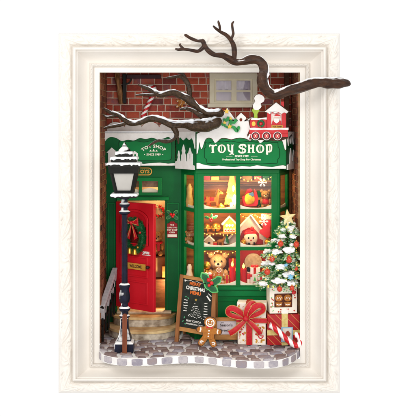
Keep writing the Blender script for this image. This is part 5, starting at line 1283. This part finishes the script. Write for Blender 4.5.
# broad snow caps facing the front, as seen
for u, v, rx, rz in ((282, 236.4, 3.6, 1.8), (293, 236.8, 3.4, 1.8), (289, 250, 5.6, 3.0), (281, 267, 5.6, 2.6), (291, 274, 3.2, 2.6), (272, 264, 2.8, 1.4), (279, 281, 7, 2.6), (263, 283.6, 4.4, 1.8), (291, 284, 4, 2.0)):
    t = (v-208)/100; p = P(u, v, -4-9*t)
    c.blob((min(p.x, 101.8-rx), p.y, p.z), (rx, 3.2, rz), .6, 26, freq=.3, seed=u)
XT.part("snow", c, SNOWY)
c = MB()
for q in range(95):
    p, ti, dv_ = rnd.choice(deco); k_ = rnd.uniform(.55, 1.02)
    x__ = TC.x+(p.x-TC.x)*k_; y__ = TC.y+(p.y-TC.y)*k_-.6; c.blob((x__, y__, p.z+rnd.uniform(-1.5, 5)), rnd.uniform(.6, .95), seg=8)
XT.part("fairy_lights", c, FAIRY).__setitem__("kind", "stuff")
bp = MB(); bp.blob((0, 0, 0), 2.7, seg=18)
bl_i = 0
BD = [((280.6, 243.7), "red bauble highest on the Christmas tree at its left edge", 1), ((296.4, 244.4), "red bauble high on the Christmas tree by the right edge of the frame", 1.05), ((289, 259.6), "large orange red bauble in the middle of the Christmas tree", 1.15), ((271.9, 258.9), "orange bauble on the left side of the tree level with the middle one", 1), ((267.3, 271.8), "orange red bauble low on the tree's left edge, under the pale bough", 1.05), ((296, 268.6), "half hidden bauble on the tree touching the right brick wall, mid height", .7), ((279.6, 289), "orange bauble low on the tree just above the cookie box", .9), ((292, 288), "small red bauble low on the tree right of the cookie box top", .85)]
first = None
for (u, v), lab, s_ in BD:
    t = (v-208)/100; p = P(u, v, -5-11*t)
    if first is None:
        first = Thing("bauble", lab, "bauble", p, group="baubles on the Christmas tree")
        q = MB(); q.blob(tuple(p), (2.9, 2.9, 3.1), seg=20); first.part("ball", q, ORANGEB)
        q = MB(); q.lathe([(.9, 2.8), (.9, 3.8), (.3, 4.1)], tuple(p), 10); first.part("cap", q, GOLD)
    else: copy_thing(first.o, p, lab, s_)
for (u, v), lab, s_ in (((290.6, 277), "ice blue foil ornament on the right of the Christmas tree", 1.2), ((286, 265), "ice blue foil ornament in the middle of the Christmas tree", .8)):
    t = (v-208)/100; p = P(u, v, -7-9*t); c = MB()
    st_ = star(0, 0, 2.8*s_, .5, 6); c.prism(st_, fm(p.x, p.y, p.z), -.5, .8)
    single("foil_ornament", c, BLUE, lab, "ornament", p, group="blue foil ornaments on the tree")
p = P(288, 217.5, 0); c = MB()
pts = star(0, 0, 8.8, .42, 5, math.pi/2); m = fm(p.x, p.y, p.z, 1, .12)
vs = [m(a, b, 0) for a, b in pts]+[m(0, 0, 3), m(0, 0, -2)]; fs = []
for i in range(10): fs += [(i, (i+1) % 10, 10), (i, (i+1) % 10, 11)]
c.add(vs, fs); c.tube([tuple(p+Vector((0, .5, -4))), tuple(p+Vector((0, .5, -14)))], .8, 6)
single("tree_star", c, mat("cream_gold_star", '#e8d28a', '#f4e8b8', rough=.35, coat=.3), "pale gold star on top of the Christmas tree", "star", p, smooth=False)

# ============================================================ TOYS BEHIND THE GLASS
SHZ = [panes[i][0]-.4 for i in range(3)]      # standing height of the three rows (top, middle, bottom)
def bear(label, x, y, z, s, fur, shirt=None, scarf=None, eyes=True, seated=True, yaw=0):
    T = Thing("teddy_bear", label, "teddy bear", (x, y, z))
    c = MB(); c.blob((x, y, z+7*s), (5*s, 4.2*s, 6.2*s), .05, 16)
    for sx in (1, -1):
        c.blob((x+sx*3.6*s, y-3.6*s, z+2.2*s), (2.2*s, 4*s, 2.2*s), .05, 12); c.blob((x+sx*5*s, y-2*s, z+8*s), (1.9*s, 2.2*s, 3.6*s), .05, 12)
    c.blob((x, y-.6*s, z+16.2*s), (5.6*s, 4.8*s, 5*s), .04, 20)
    for sx in (1, -1): c.blob((x+sx*4.6*s, y, z+20.4*s), (2.1*s, 1.2*s, 2.1*s), 0, 12)
    T.part("body", c, fur)
    c = MB(); c.blob((x, y-4.4*s, z+14.8*s), (2.5*s, 1.8*s, 1.9*s), 0, 14); T.part("muzzle", c, BEARL if fur is not BEARL else mat("cream_fur", '#e2cda6', '#ecdcbc', rough=.9))
    for sx in (1, -1):
        c = MB(); c.blob((x+sx*2.2*s, y-5*s, z+17.2*s), .62*s, seg=10); T.part("eye", c, EYE)
    c = MB(); c.blob((x, y-6.1*s, z+15.6*s), (.95*s, .6*s, .7*s), seg=10); T.part("nose", c, EYE)
    if shirt:
        c = MB(); c.blob((x, y-.4*s, z+7.6*s), (5.5*s, 4.8*s, 4.6*s), .03, 18); T.part("jumper", c, shirt)
    if scarf:
        c = MB(); c.tube([(x+5*s*math.cos(i/16*2*math.pi), y-.4*s+4.4*s*math.sin(i/16*2*math.pi), z+11.6*s) for i in range(16)], 1.2*s, 8, closed=True); c.box(x+1*s, x+3.2*s, y-5.8*s, y-5*s, z+4.5*s, z+11.5*s); T.part("scarf", c, scarf)
    return T
def candle(label, x, y, z, r, h):
    T = Thing("candle", label, "candle", (x, y, z), group="red candles in the shop window")
    c = MB(); c.lathe([(r*1.2, 0), (r*1.25, 1.4), (r, 1.6)], (x, y, z), 18); T.part("holder", c, GOLD)
    c = MB(); c.lathe([(r, 1.6), (r, h), (r*.8, h+.3)], (x, y, z), 18); T.part("wax", c, RED)
    c = MB(); c.lathe([(.1, h+.3), (r*.42, h+1.6), (r*.5, h+2.8), (r*.25, h+4.6), (.05, h+6.2)], (x, y, z), 12); T.part("flame", c, FLAME)
    return T
# top row left
z = SHZ[0]; m = fm(X(213, 48), 48, z, 1)
T = Thing("rocking_horse", "orange wooden rocking horse in the top left window pane", "rocking horse", (X(212, 48), 48, z))
hl = catmull([(-8.5, 6), (-7, 10.5), (-2, 11), (2, 11.6), (4.4, 16), (5, 19.6), (6.2, 20.2), (7, 18.8), (10.4, 16.6), (10.6, 14.8), (8.4, 14.8), (6.8, 14.6), (6.2, 11), (5.6, 7.4), (5.4, 3.4), (3.2, 3.2), (2.6, 6.4), (-2, 6.2), (-3.4, 5.6), (-4, 3.2), (-6.2, 3.2), (-6.4, 6)], 3, closed=True)
c = MB(); c.prism(hl, m, -2.2, 2.2); T.part("body", c, mat("orange_toy_wood", '#a84c1c', '#c4642c', rough=.45, scale=.3), bevel=.6)
c = MB(); c.stroke(catmull([(-9.5, 3.2), (-5, 1.4), (0, .9), (5, 1.4), (9.4, 3.2)], 5), 1.5, m, -2.6, 2.6); T.part("rocker", c, WOODO)
c = MB(); c.prism([(-3.4, 11), (1.4, 11.4), (1.2, 8), (-3, 8)], m, -2.6, 2.6); T.part("saddle", c, REDB, bevel=.3)
c = MB(); c.prism(catmull([(3.6, 14.6), (4.2, 19.4), (5.4, 20.8), (3.2, 19), (1.8, 14), (2.4, 12.4)], 3, closed=True), m, -2.5, 2.5); T.part("mane", c, WOODD)
c = MB(); c.blob(tuple(m(7, 17.4, 2.2)), .5, seg=8); T.part("eye", c, EYE)
c = MB(); c.lathe([(4.2, .0), (4.4, 1), (3.6, 3), (1.4, 4.6), (.6, 5.6)], (X(221, 44), 44, z), 16)
single("gold_bell", c, GOLD, "low gold bell at the feet of the rocking horse", "bell", (X(221, 44), 44, z))
T = Thing("table_lamp", "glowing yellow lamp with a long pleated shade right of the rocking horse", "lamp", (X(232, 50), 50, z))
c = MB(); c.lathe([(5, 0), (5.2, 1.2), (1.4, 2.2), (1.2, 9), (1.2, 12)], (X(232, 50), 50, z), 18); T.part("base", c, GOLD)
rg = 28; c = MB(); vs = []; pr_ = [(7.4, 5), (6.6, 8), (6.9, 11), (4.6, 15), (5.2, 18), (3.4, 23), (3.9, 26), (2.4, 30), (2.2, 33.5)]
for r, zz in pr_:
    for j in range(rg*2):
        a = math.pi*j/rg; q = r*(1+(.13 if j % 2 else 0)); vs.append((X(232, 50)+q*math.cos(a), 50+q*math.sin(a), z+zz-(1.8 if (zz in (5, 11, 18, 26) and j % 2) else 0)))
n_ = rg*2; c.add(vs, [(i*n_+j, i*n_+(j+1) % n_, (i+1)*n_+(j+1) % n_, (i+1)*n_+j) for i in range(len(pr_)-1) for j in range(n_)]); T.part("shade", c, LAMPY, smooth=False)
c = MB(); c.blob((X(234.4, 50), 42, z+9), (2.6, 1.8, 5), .35, 14); c.blob((X(231, 50), 42.4, z+4), (1.7, 1.3, 2.2), .3, 12); c.blob((X(233.2, 50), 44.4, z+21), (1.2, 1.2, 3.2), .3, 12); T.part("glow_blobs", c, LAMPW)  # bright blobs added on the shade's front as extra glow
lamp("table_lamp_light", 'POINT', (X(227, 44), 38, z+15), .045, (1, .72, .36), radius=4)
# top row right
T = Thing("toy_sleigh", "red and blue toy sleigh with a yellow sack in the top right pane", "toy sleigh", (X(250, 50), 50, z)); m = fm(X(250, 50), 50, z, 1)
c = MB(); c.prism(catmull([(-8, 12), (-7, 5), (-5, 2), (5, 2), (8, 4), (8.6, 9), (7, 16), (4.4, 20), (3.8, 14), (-4, 13)], 3, closed=True), m, -3, 3); T.part("sleigh_body", c, REDB, bevel=.5)
c = MB(); c.blob(tuple(m(-.6, 9.6, 3)), (5.4, 3.4, 6), .12, 18); T.part("sack", c, mat("yellow_cloth", '#c89a2a', '#deb84a', rough=.8, scale=.3, bump=.3))
c = MB(); c.prism([(-2, 15.4), (3, 17), (4, 13.4), (.5, 11.6)], m, 3.1, 5.6); T.part("blue_parcel", c, mat("slate_blue", '#4a6a8a', '#5a7c9c', rough=.6), bevel=.4)
c = MB(); c.stroke([(-8, 1), (-4, .7), (8, .7), (10, 3)], 1.0, m, -3.4, 3.4); T.part("runner", c, WOODD)
c = MB(); c.prism([(-6, 13.4), (-3, 19.6), (1, 20.6), (2.4, 17.6), (-2, 15.6)], m, -2, 2.6); T.part("folded_blanket", c, REDD, bevel=.4)
bear("teddy bear in a red patterned jumper at the right of the top right pane", X(265.6, 50), 52, z, .86, BEAR, shirt=REDB)
def snowflake(label, o, r):
    c = MB(); m = fm(*o)
    for q in range(6):
        a = q*math.pi/3; ca_, sa_ = math.cos(a), math.sin(a)
        c.stroke([(0, 0), (r*ca_, r*sa_)], r*.16, m, 0, .5)
        for t in (.5, .78):
            for s_ in (.9, -.9): c.stroke([(r*t*ca_, r*t*sa_), (r*t*ca_+r*.26*math.cos(a+s_), r*t*sa_+r*.26*math.sin(a+s_))], r*.13, m, 0, .5)
    single("snowflake", c, WHITE, label, "snowflake", o, group="white snowflakes hung in the window")
snowflake("white snowflake hanging in the top right window pane", tuple(P(262.4, 182.4, 36)), 4.6)
snowflake("white snowflake in front of the red stocking in the right middle pane", tuple(P(263.8, 221.4, 36)), 4.6)
for q, (u, w_, h_, mt_) in enumerate(((208, 9, 5, GREEND), (219, 8, 4, REDD), (248, 12, 7, WOODO), (258, 8, 5, GREEND))):
    pass
T = Thing("high_shelf", "dark wooden shelf high up behind the top window panes", "shelf", (X(240, 64), 64, z+22))
c = MB(); c.box(X(202, 64), X(273, 64), 61, 71, z+22.4, z+24); T.part("board", c, WOODD, bevel=.3)
c = MB(); c.box(X(202, 64), X(273, 64), 62, 71, z+27, z+28.2); T.part("board", c, WOODO, bevel=.3)
# middle row left: plank shelf, bells, gingerbread house above; little house and deer below
z = SHZ[1]; zs = Z(232.4, 48)
c = MB(); c.box(X(203, 50), X(238.6, 50), 42, 60, zs-1.4, zs); single("plank_shelf", c, WOODO, "orange wooden plank shelf across the left middle pane", "shelf", (X(220, 50), 50, zs-1.4), bevel=.3)
for (u, s_), lab in zip(((206.2, 1.0), (215.6, 1.05)), ("round gold jingle bell against the left edge of the plank shelf", "round gold jingle bell with holly, right one of the pair on the plank shelf")):
    p = (X(u, 48), 48, zs+5*s_); T = Thing("jingle_bell", lab, "bell", (p[0], p[1], zs), group="jingle bells on the plank shelf")
    c = MB(); c.blob(p, 5*s_, seg=24); T.part("bell_body", c, GOLD)
    c = MB(); c.tube([(p[0]+5.05*s_*math.cos(i/24*2*math.pi), p[1]+5.05*s_*math.sin(i/24*2*math.pi), p[2]-.6) for i in range(24)], .4, 6, closed=True); T.part("bell_rim", c, GOLDP)
    c = MB(); c.prism([(-.6, -4), (.6, -4), (.5, -1), (-.5, -1)], fm(*p), 4.2*s_, 5.2*s_); T.part("bell_slot", c, EYE)
holly(tuple(P(210.6, 219, 42)), 1, "holly with orange berries above the pair of gold jingle bells", [(-3.6, 1.4, 3.2, 1.3, 2.7), (4.4, 1.8, 3.4, 1.3, .5), (1, 3.2, 2.6, 1.1, 1.4)], [(-.8, 0, 1.4), (1.2, .5, 1.3), (.4, -1.6, 1.3)])
T = Thing("gingerbread_house", "glowing yellow gingerbread house on the plank shelf beside the jingle bells", "gingerbread house", (X(229.5, 50), 50, zs)); m = fm(X(229.5, 50), 50, zs, 1)
c = MB(); c.prism([(-6.6, 0), (6.6, 0), (6.6, 9), (0, 16), (-6.6, 9)], m, -4, 3); T.part("walls", c, LAMPY, bevel=.3)
c = MB(); c.stroke([(-8, 8), (0, 16.6), (8, 8)], 1.8, m, -4.6, 4); T.part("roof", c, ICING, bevel=.3)
c = MB()
for a in (-4.4, -1.5, 1.5, 4.4): c.prism(rect(a-1.1, .6, a+1.1, 4.2), m, 3, 4.2)
T.part("icing_panels", c, ICING, bevel=.2)
c = MB()
for a in (-4.4, -1.5, 1.5, 4.4): c.blob(tuple(m(a, 2.4, 4.3)), .8, seg=8)
T.part("candy_dots", c, BERRY)
c = MB()
for a in (-3, 0, 3): c.prism(circ(a, 7.6, 1.1, 1.3, n=12), m, 3, 3.6)
T.part("window_light", c, LAMPW)
T = Thing("toy_house", "tiny snowy wooden house at the bottom left of the left middle pane", "toy house", (X(209, 46), 46, z)); m = fm(X(209, 46), 46, z, 1)
c = MB(); c.prism([(-4.6, 0), (4.6, 0), (4.6, 5.4), (0, 9.6), (-4.6, 5.4)], m, -3, 3); T.part("walls", c, mat("pale_wood_walls", '#c8a884', '#dcc4a4', rough=.6), bevel=.3)
c = MB(); c.stroke([(-5.8, 4.8), (0, 10.4), (5.8, 4.8)], 1.7, m, -3.6, 3.8); T.part("roof", c, SNOWW, bevel=.3)
c = MB(); c.prism([(-1.2, 1), (1.4, 1), (1.4, 4), (-1.2, 4)], m, 3, 3.4); T.part("door", c, INK)
c = MB(); c.blob(tuple(m(.4, 11.4, 0)), 1, seg=8); T.part("berry", c, BERRY)
T = Thing("toy_reindeer", "small brown wooden reindeer beside the tiny snowy house", "toy reindeer", (X(220.5, 46), 46, z)); m = fm(X(220.5, 46), 46, z, 1)
c = MB(); c.blob(tuple(m(0, 4.6)), (3.8, 1.8, 2), .05, 12); c.tube([m(2.8, 5.4), m(4.2, 8.4), m(5.4, 8.6)], [1.3, 1, .7], 8)
for a in (-2.6, -1.8, 1.8, 2.6): c.tube([m(a, 4, (a*3) % 2-.5), m(a, .1, (a*3) % 2-.5)], [.7, .4], 6)
T.part("body", c, GINGER)
for sx in (0, 1):
    c = MB(); c.tube(catmull([m(4, 9, sx*.8), m(3.4-sx, 11, sx), m(4.4, 12.8, sx)], 4), .35, 6); T.part("antler", c, WOODO)
# middle row right: white gabled house front with figure
T = Thing("toy_chalet", "white gabled toy chalet with red arched window filling the right middle pane", "toy chalet", (X(250, 54), 54, z)); m = fm(X(248.5, 54), 54, z, 1)
c = MB(); c.prism([(-22, 0), (22.6, 0), (22.6, 3), (2, 30.6), (-22, 5)], m, -2, 1.5); gb_ = T.part("gable", c, mat("grey_white_board", '#b4a89e', '#cabfb4', rough=.7, scale=.2, bump=.1), bevel=.4)
c = MB(); c.stroke([(-22.6, 5.4), (2, 31.8), (23, 3.4)], 2.2, m, 1.6, 5); T.part("roof_edge", c, SNOWW, bevel=.3)
c = MB(); c.prism([(-9, 0.3), (15, .3), (15, 5), (11.4, 6), (10.6, 12), (5, 17.4), (0, 18), (-6.6, 14.6), (-9.2, 8)], m, 1.6, 3); T.part("red_arch", c, REDD, bevel=.3)
T = Thing("snowman_figure", "round cream faced snowman doll in a red hat inside the chalet arch", "snowman doll", (X(251.4, 46), 47, z)); o_ = Vector((X(250.8, 46), 47, z))
c = MB(); c.blob(tuple(o_+Vector((0, 0, 7.2))), (7.2, 4.2, 7.0), .02, 22); T.part("head", c, mat("cream_felt", '#e4d2b0', '#efe2c6', rough=.8, bump=.1))
c = MB(); c.blob(tuple(o_+Vector((-.5, 1, 12.4))), (6.4, 4, 4.2), .08, 18); c.blob(tuple(o_+Vector((1.4, -.6, 17.4))), (2.2, 2, 2.4), .1, 10); T.part("hat", c, REDB)
for sx in (1, -1):
    c = MB(); c.blob(tuple(o_+Vector((sx*2.5, -4, 8))), (.9, .5, 1.1), seg=10); T.part("eye", c, EYE)
c = MB(); c.blob(tuple(o_+Vector((0, -4.4, 5.8))), (1, 1.2, .8), seg=10); T.part("nose", c, ORANGEB)
c = MB(); c.box(o_.x-3.4, o_.x-1, o_.y-4.4, o_.y-3.2, z+1, z+3); c.box(o_.x+2.6, o_.x+4.4, o_.y-4.2, o_.y-3.2, z+1, z+3.6); T.part("coat_buttons", c, EYE)
T = Thing("christmas_stocking", "red Christmas stocking with white cuff hanging in the right middle pane", "stocking", tuple(P(266.4, 214, 44))); m = pm(44)
c = MB(); c.prism(catmull([(262.4, 219), (270.4, 219), (270.2, 229), (269.8, 236), (267, 238), (263, 235.4), (259.4, 232.6), (260.4, 229.6), (263, 228)], 3, closed=True), m, -1.6, 1.4); T.part("sock", c, REDB, bevel=.5)
c = MB(); c.prism(rect(261.4, 213.6, 271.4, 219.6), m, -2, 1.9); T.part("cuff", c, mat("grey_fluff", '#b4a8a0', '#c8beb6', rough=.95, bump=.4), bevel=.7)
c = MB(); c.box(X(240.4, 66), X(262, 66), 66, 68, SHZ[1]+20, SHZ[1]+36); single("added_amber_glow", c, mat("soft_amber_glow", "#c07820", "#d89030", emit=.35, ecol="#ffa040"), "amber glow panel added behind the chalet roof", "glow panel", (X(250, 66), 67, SHZ[1]+20), bevel=.5)  # emissive panel added to give this pane a yellow glow
# bottom row
z = SHZ[2]
bear("big pale teddy bear filling the bottom left pane", X(218, 56), 58, z-5.5, 1.62, BEARL)
c = MB(); c.blob((X(206.6, 42), 43, z+19), (4.4, 3.4, 4.4), 0, 18); c.tube([(X(206.6, 42), 43, z+14.5), (X(206.6, 42), 43, z)], [2.0, 3.0], 12)
single("gold_ornament", c, GOLD, "round gold ornament on a stand at the left of the bottom left pane", "ornament", (X(206.6, 42), 43, z))
gingerbread("gingerbread man with red scarf standing in front of the big pale teddy bear", (X(219, 40), 41, z+.2), 10.6, bow=True, thick=2, edge=False)
candle("red candle at the right of the bottom left pane", X(232.3, 42), 43, z, 3.0, 17.5)
candle("red candle at the left of the bottom right pane", X(243.6, 42), 43, z, 3.2, 15.5)
for lab, x_, y__, w_, h_, mt_, rb in (("small red present with white ribbon at the left of the bottom left pane", 207.8, 38.5, 4.4, 10, REDB, ICING), ("white and red present in the middle of the bottom right pane", 254.6, 44, 5.6, 17, ICING, REDB), ("dark red present at the right of the bottom right pane", 266, 46, 5.6, 13, REDD, GOLDP)):
    xx = X(x_, y__); T = Thing("present", lab, "present", (xx, y__, z), group="little presents in the bottom panes")
    c = MB(); c.box(xx-w_, xx+w_, y__-3, y__+3, z, z+h_); T.part("box", c, mt_, bevel=.4)
    c = MB(); c.box(xx-1.3, xx+1.3, y__-3.4, y__-3.05, z+.1, z+h_+.3); c.box(xx-w_-.2, xx+w_+.2, y__-3.8, y__-3.45, z+h_*.45, z+h_*.6); T.part("ribbon", c, rb)
    c = MB(); c.blob((xx-2, y__-1, z+h_+1.4), (2.2, 1.4, 1.5), .1, 10); c.blob((xx+2, y__-1, z+h_+1.4), (2.2, 1.4, 1.5), .1, 10); T.part("bow", c, rb)
T = Thing("tag_label", "beige label with a small tree on the white present", "label", (X(254.6, 40), 39.8, z+3)); xx = X(254.8, 40)
c = MB(); c.box(xx-2.6, xx+2.6, 39.4, 39.9, z+2, z+10.5); T.part("card", c, PAPERW)
c = MB(); c.prism([(-1.6, 3.4), (1.6, 3.4), (0, 8.4)], fm(xx, 39.4, z), 0, .3); T.part("printed_tree", c, HOLLYE)
c = MB(); m = fm(X(256, 62), 62, z); c.prism(rect(-18, 0, 18, 34), m, -1, 1); 
T = Thing("display_board", "red display board with a round cream medallion behind the bottom right presents", "display board", (X(256, 62), 62, z)); T.part("panel", c, mat("deep_red_board", "#7a1018", "#8e161e", rough=.6))
c = MB(); c.prism(circ(-3, 20, 9.5, n=30), m, 1, 3); T.part("medallion", c, mat("oatmeal_felt", '#9a8a76', '#b4a692', rough=.9, scale=.5, bump=.3), bevel=.5)
# side panes and doorway
bear("gold teddy bear seen through the middle pane of the bay's left side", -6.6, 61.5, SHZ[1]-.3, .62, BEAR)
c = MB(); c.lathe([(4.2, 0), (4.8, 3), (3.2, 8), (2.2, 12), (2.6, 15), (1.4, 18)], (-5.8, 60, SHZ[2]), 14)
single("white_figurine", c, SNOWW, "white bell shaped figurine in the lowest pane of the bay's left side", "figurine", (-5.8, 60, SHZ[2]))
c = MB(); m = fm(-6, 62, SHZ[0]); c.lathe([(3.6, 0), (4.2, 6), (2.6, 14), (3.2, 20), (1, 25)], (-5.8, 61, SHZ[0]), 14)
single("amber_vase", c, mat("amber_ceramic", '#b08a50', '#d0aa6a', rough=.3), "tall amber vase in the top pane of the bay's left side", "vase", (-5.8, 61, SHZ[0]))
bear("brown teddy bear with a red scarf on the wall shelf inside the doorway", X(156.4, 98), 98, 77.4, 1.25, BEAR, scarf=REDB)
WRI = Thing("indoor_wreath", "small red berry wreath on the buff wall inside the doorway", "wreath", P(158, 212, 104)); p = P(158.4, 211.5, 103.6); c = MB()
rnd = random.Random(8)
for i in range(70):
    a = rnd.uniform(0, 2*math.pi); r = 5.6+rnd.uniform(-1.4, 1.4); c.blob((p.x+r*math.cos(a), p.y+rnd.uniform(-1, 1), p.z+r*math.sin(a)), rnd.uniform(.7, 1.1), seg=7)
WRI.part("berries", c, BERRY)
c = MB()
for i in range(60):
    a = rnd.uniform(0, 2*math.pi); r = 5.6+rnd.uniform(-1.8, 1.8); needle(c, Vector((p.x+r*math.cos(a), p.y-1, p.z+r*math.sin(a))), Vector((rnd.uniform(-1, 1), -.4, rnd.uniform(-1, 1))), 2.6, .5)
WRI.part("leaves", c, HOLLY, smooth=False)
c = MB(); c.prism([(-3.2, 0), (3.2, 0), (2.6, 6), (-2.6, 6)], fm(X(154, 100)-1, 100, 77.4), -3, 3) if False else c.box(-36.5, -26, 95.5, 104, 52.2, 66); single("storage_crate", c, WOODO, "plain wooden crate on the lower shelf inside the doorway", "crate", (-31, 100, 52.2), bevel=.5)
# lamps over each display row
for q, zz in enumerate((panes[0][1]-3, panes[1][1]-2, panes[2][1]-2)):
    for xx, pw in ((22, (.05, .045, .034)[q]), (66, (.046, .04, .026)[q])):
        lamp("window_light", 'POINT', (xx, 38.5, zz), pw, (1, .66, .32), radius=2.5)
lamp("side_pane_light", 'POINT', (-8, 60, (zr[3]+zr[4])/2+.3), .03, (1, .74, .42), radius=.6)
lamp("side_pane_light", 'POINT', (-8, 60, (zr[1]+zr[2])/2+.3), .03, (1, .74, .42), radius=.6)
lamp("room_light", 'POINT', (-42, 90, 145), .035, (1, .76, .45), radius=6)
lamp("threshold_light", 'POINT', (-30, 84, 48), .06, (1, .70, .35), radius=1)
# more stock on the shelves, behind the toys that show most
def little_present(lab, x, y, z, w_, h_, mt_, rb, yaw=0):
    T = Thing("present", lab, "present", (x, y, z), group="little presents on the back of the shelves")
    c = MB(); c.box(x-w_, x+w_, y-w_*.8, y+w_*.8, z, z+h_); T.part("box", c, mt_, bevel=.4)
    c = MB(); c.box(x-1, x+1, y-w_*.8-.4, y-w_*.8-.05, z+.1, z+h_+.3); c.box(x-w_-.2, x+w_+.2, y-w_*.8-.8, y-w_*.8-.45, z+h_*.45, z+h_*.6); T.part("ribbon", c, rb)
zz = SHZ[0]
little_present("orange present behind the rocking horse's tail in the top left pane", X(207, 60), 62, zz, 4.2, 11, ORANGEB, GOLDP)
little_present("green present with gold ribbon behind the top right teddy bear", X(262, 60), 64, zz, 4.6, 17, GREEND, GOLDP)
little_present("small orange present left of the toy sleigh", X(243, 58), 60, zz, 2.8, 9, WOODO, REDB)
for q, (u, w_, h_, mt_) in enumerate(((207, 3.6, 5.5, REDD), (215, 4.4, 4.2, GOLDP), (247, 5, 6, WOODO), (257.5, 4, 5, REDB), (266, 3.6, 6.5, GREEND))):
    lab = ("dark red box at the left end of the high shelf", "flat gold box second from the left on the high shelf", "orange box left of the centre on the high right shelf", "red box under the hanging snowflake on the high shelf", "green box at the right end of the high shelf")[q]
    c = MB(); x_ = X(u, 66); c.box(x_-w_, x_+w_, 63, 69, zz+28.3, zz+28.3+h_); single("storage_box", c, mt_, lab, "box", (x_, 66, zz+28.3), group="boxes on the high shelf", bevel=.4)
zz = SHZ[1]
for q, (u, r, mt_, lab) in enumerate(((243.4, 3.2, GOLD, "gold bauble in the lower left corner of the right middle pane"), (267.6, 3.4, GOLD, "gold bauble at the foot of the red stocking"))):
    p = (X(u, 44), 45, zz+r); T = Thing("bauble", lab, "bauble", (p[0], p[1], zz), group="loose baubles on the shelves")
    c = MB(); c.blob(p, r, seg=18); T.part("ball", c, mt_); c = MB(); c.lathe([(.9, r-.2), (.9, r+.9)], p, 10); T.part("cap", c, GOLDP)
c = MB(); rnd = random.Random(31)
pts = catmull([(X(203.5, 38), 40, SHZ[1]+30.5), (X(212, 38), 40, SHZ[1]+28.5), (X(221, 38), 40, SHZ[1]+30.8), (X(229, 38), 40, SHZ[1]+28.6), (X(237, 38), 40, SHZ[1]+30.5)], 6)
zz = SHZ[2]
little_present("tall dark red present behind the candle in the bottom left pane", X(233, 58), 62, zz, 4.6, 24, REDD, GOLDP)
little_present("orange present under the round gold ornament's left side", X(205.4, 56), 62, zz, 3.4, 13, ORANGEB, ICING)
T = Thing("toy_soldier", "small toy soldier in a red coat left of the white and red present", "toy soldier", (X(248.6, 40), 40, zz)); o_ = (X(248.6, 40), 40, zz)
c = MB(); c.lathe([(1.3, 5.4), (1.9, 6), (2, 10), (1.5, 11)], o_, 14); T.part("coat", c, REDB)
c = MB(); c.lathe([(1.5, 0), (1.4, 5.4)], o_, 14); T.part("trousers", c, WHITE)
c = MB(); c.blob((o_[0], o_[1], zz+12.6), 1.6, seg=12); T.part("head", c, PINK)
c = MB(); c.lathe([(1.7, 13.2), (1.9, 17.4), (1.4, 18)], o_, 14); T.part("hat", c, EYE)
lamp("side_pane_light", 'POINT', (-8, 66, zr[0]+3), .03, (1, .74, .42), radius=.6)
for zz in ((zr[3]+zr[4])/2+.3, (zr[1]+zr[2])/2+.3): lamp("side_pane_light", 'POINT', (93, 60, zz), .03, (1, .74, .42), radius=.6)

def bulb_string(lab, y, pts2, seed):
    T = Thing("fairy_light_string", lab, "fairy lights", (pts2[0][0], y, pts2[0][1])); rn = random.Random(seed)
    q = catmull([(a, y+rn.uniform(-.5, .5), b) for a, b in pts2], 7)
    c = MB(); c.tube(q, .22, 5); T.part("wire", c, WOODD)
    c = MB()
    for i, p in enumerate(q):
        if i % 3 == 1: c.blob((p[0], p[1]-.2, p[2]-.9), .75, seg=8)
    T.part("bulbs", c, FAIRY).__setitem__("kind", "stuff")
t1 = panes[0][1]; t2 = panes[1][1]; t3 = panes[2][1]
bulb_string("warm fairy lights looped across the top of the right middle pane", 39, [(X(240, 39), t2-1), (X(246, 39), t2-5), (X(253, 39), t2-1.5), (X(259, 39), t2-5), (X(266, 39), t2-2), (X(271, 39), t2-4)], 1)
bulb_string("warm fairy lights looped across the top of the bottom left pane", 39, [(X(204, 39), t3-1), (X(211, 39), t3-4.5), (X(219, 39), t3-1.2), (X(227, 39), t3-4.2), (X(236, 39), t3-1.2)], 2)
bulb_string("warm fairy lights looped across the top of the top right pane", 39, [(X(240, 39), t1-1), (X(248, 39), t1-5), (X(256, 39), t1-1.5), (X(264, 39), t1-4.6), (X(271, 39), t1-1)], 3)
bulb_string("warm fairy lights lying along the front edge of the plank shelf", 41.4, [(X(204, 41), zs+.8), (X(210, 41), zs-1.2), (X(218, 41), zs+.4), (X(226, 41), zs-1.4), (X(236, 41), zs+.6)], 4)
zz = SHZ[1]
T = Thing("toy_drum", "small red toy drum between the tiny house and the reindeer", "toy drum", (X(215.4, 42), 44, zz)); o_ = (X(215.2, 42), 44, zz)
c = MB(); c.lathe([(2.2, .5), (2.2, 3.6)], o_, 18); T.part("drum_body", c, REDB)
c = MB(); c.lathe([(2.45, 0), (2.45, .7)], o_, 18); T.part("rim", c, GOLDP); c = MB(); c.lathe([(2.45, 3.4), (2.45, 4.1)], o_, 18); T.part("rim", c, GOLDP)
T = Thing("toy_tree", "tiny green cone tree with snow at the right of the reindeer", "toy tree", (X(226.5, 46), 48, zz)); o_ = (X(226.5, 46), 48, zz)
c = MB(); c.lathe([(.8, 0), (.8, 2)], o_, 8); T.part("trunk", c, WOODD)
c = MB(); c.lathe([(3.4, 2), (1.8, 5), (2.8, 5), (1.3, 8), (2.0, 8), (.2, 12)], o_, 16); T.part("crown", c, snow_top("toy_tree_green", '#1c6a3a', '#2c8a4c', thr=.5))
zz = SHZ[0]
T = Thing("nutcracker", "small nutcracker doll with a black hat between the lamp and the left window post", "nutcracker", (X(203.8, 44), 46, zz)) if False else None
zz = SHZ[2]
little_present("small cream present with red ribbon at the lower right of the bottom right pane", X(261, 40), 41, zz, 3.4, 8, PAPERW, REDB)
little_present("gold present between the gingerbread man and the red candle", X(227, 40), 42, zz, 2.4, 9, GOLDP, REDB)
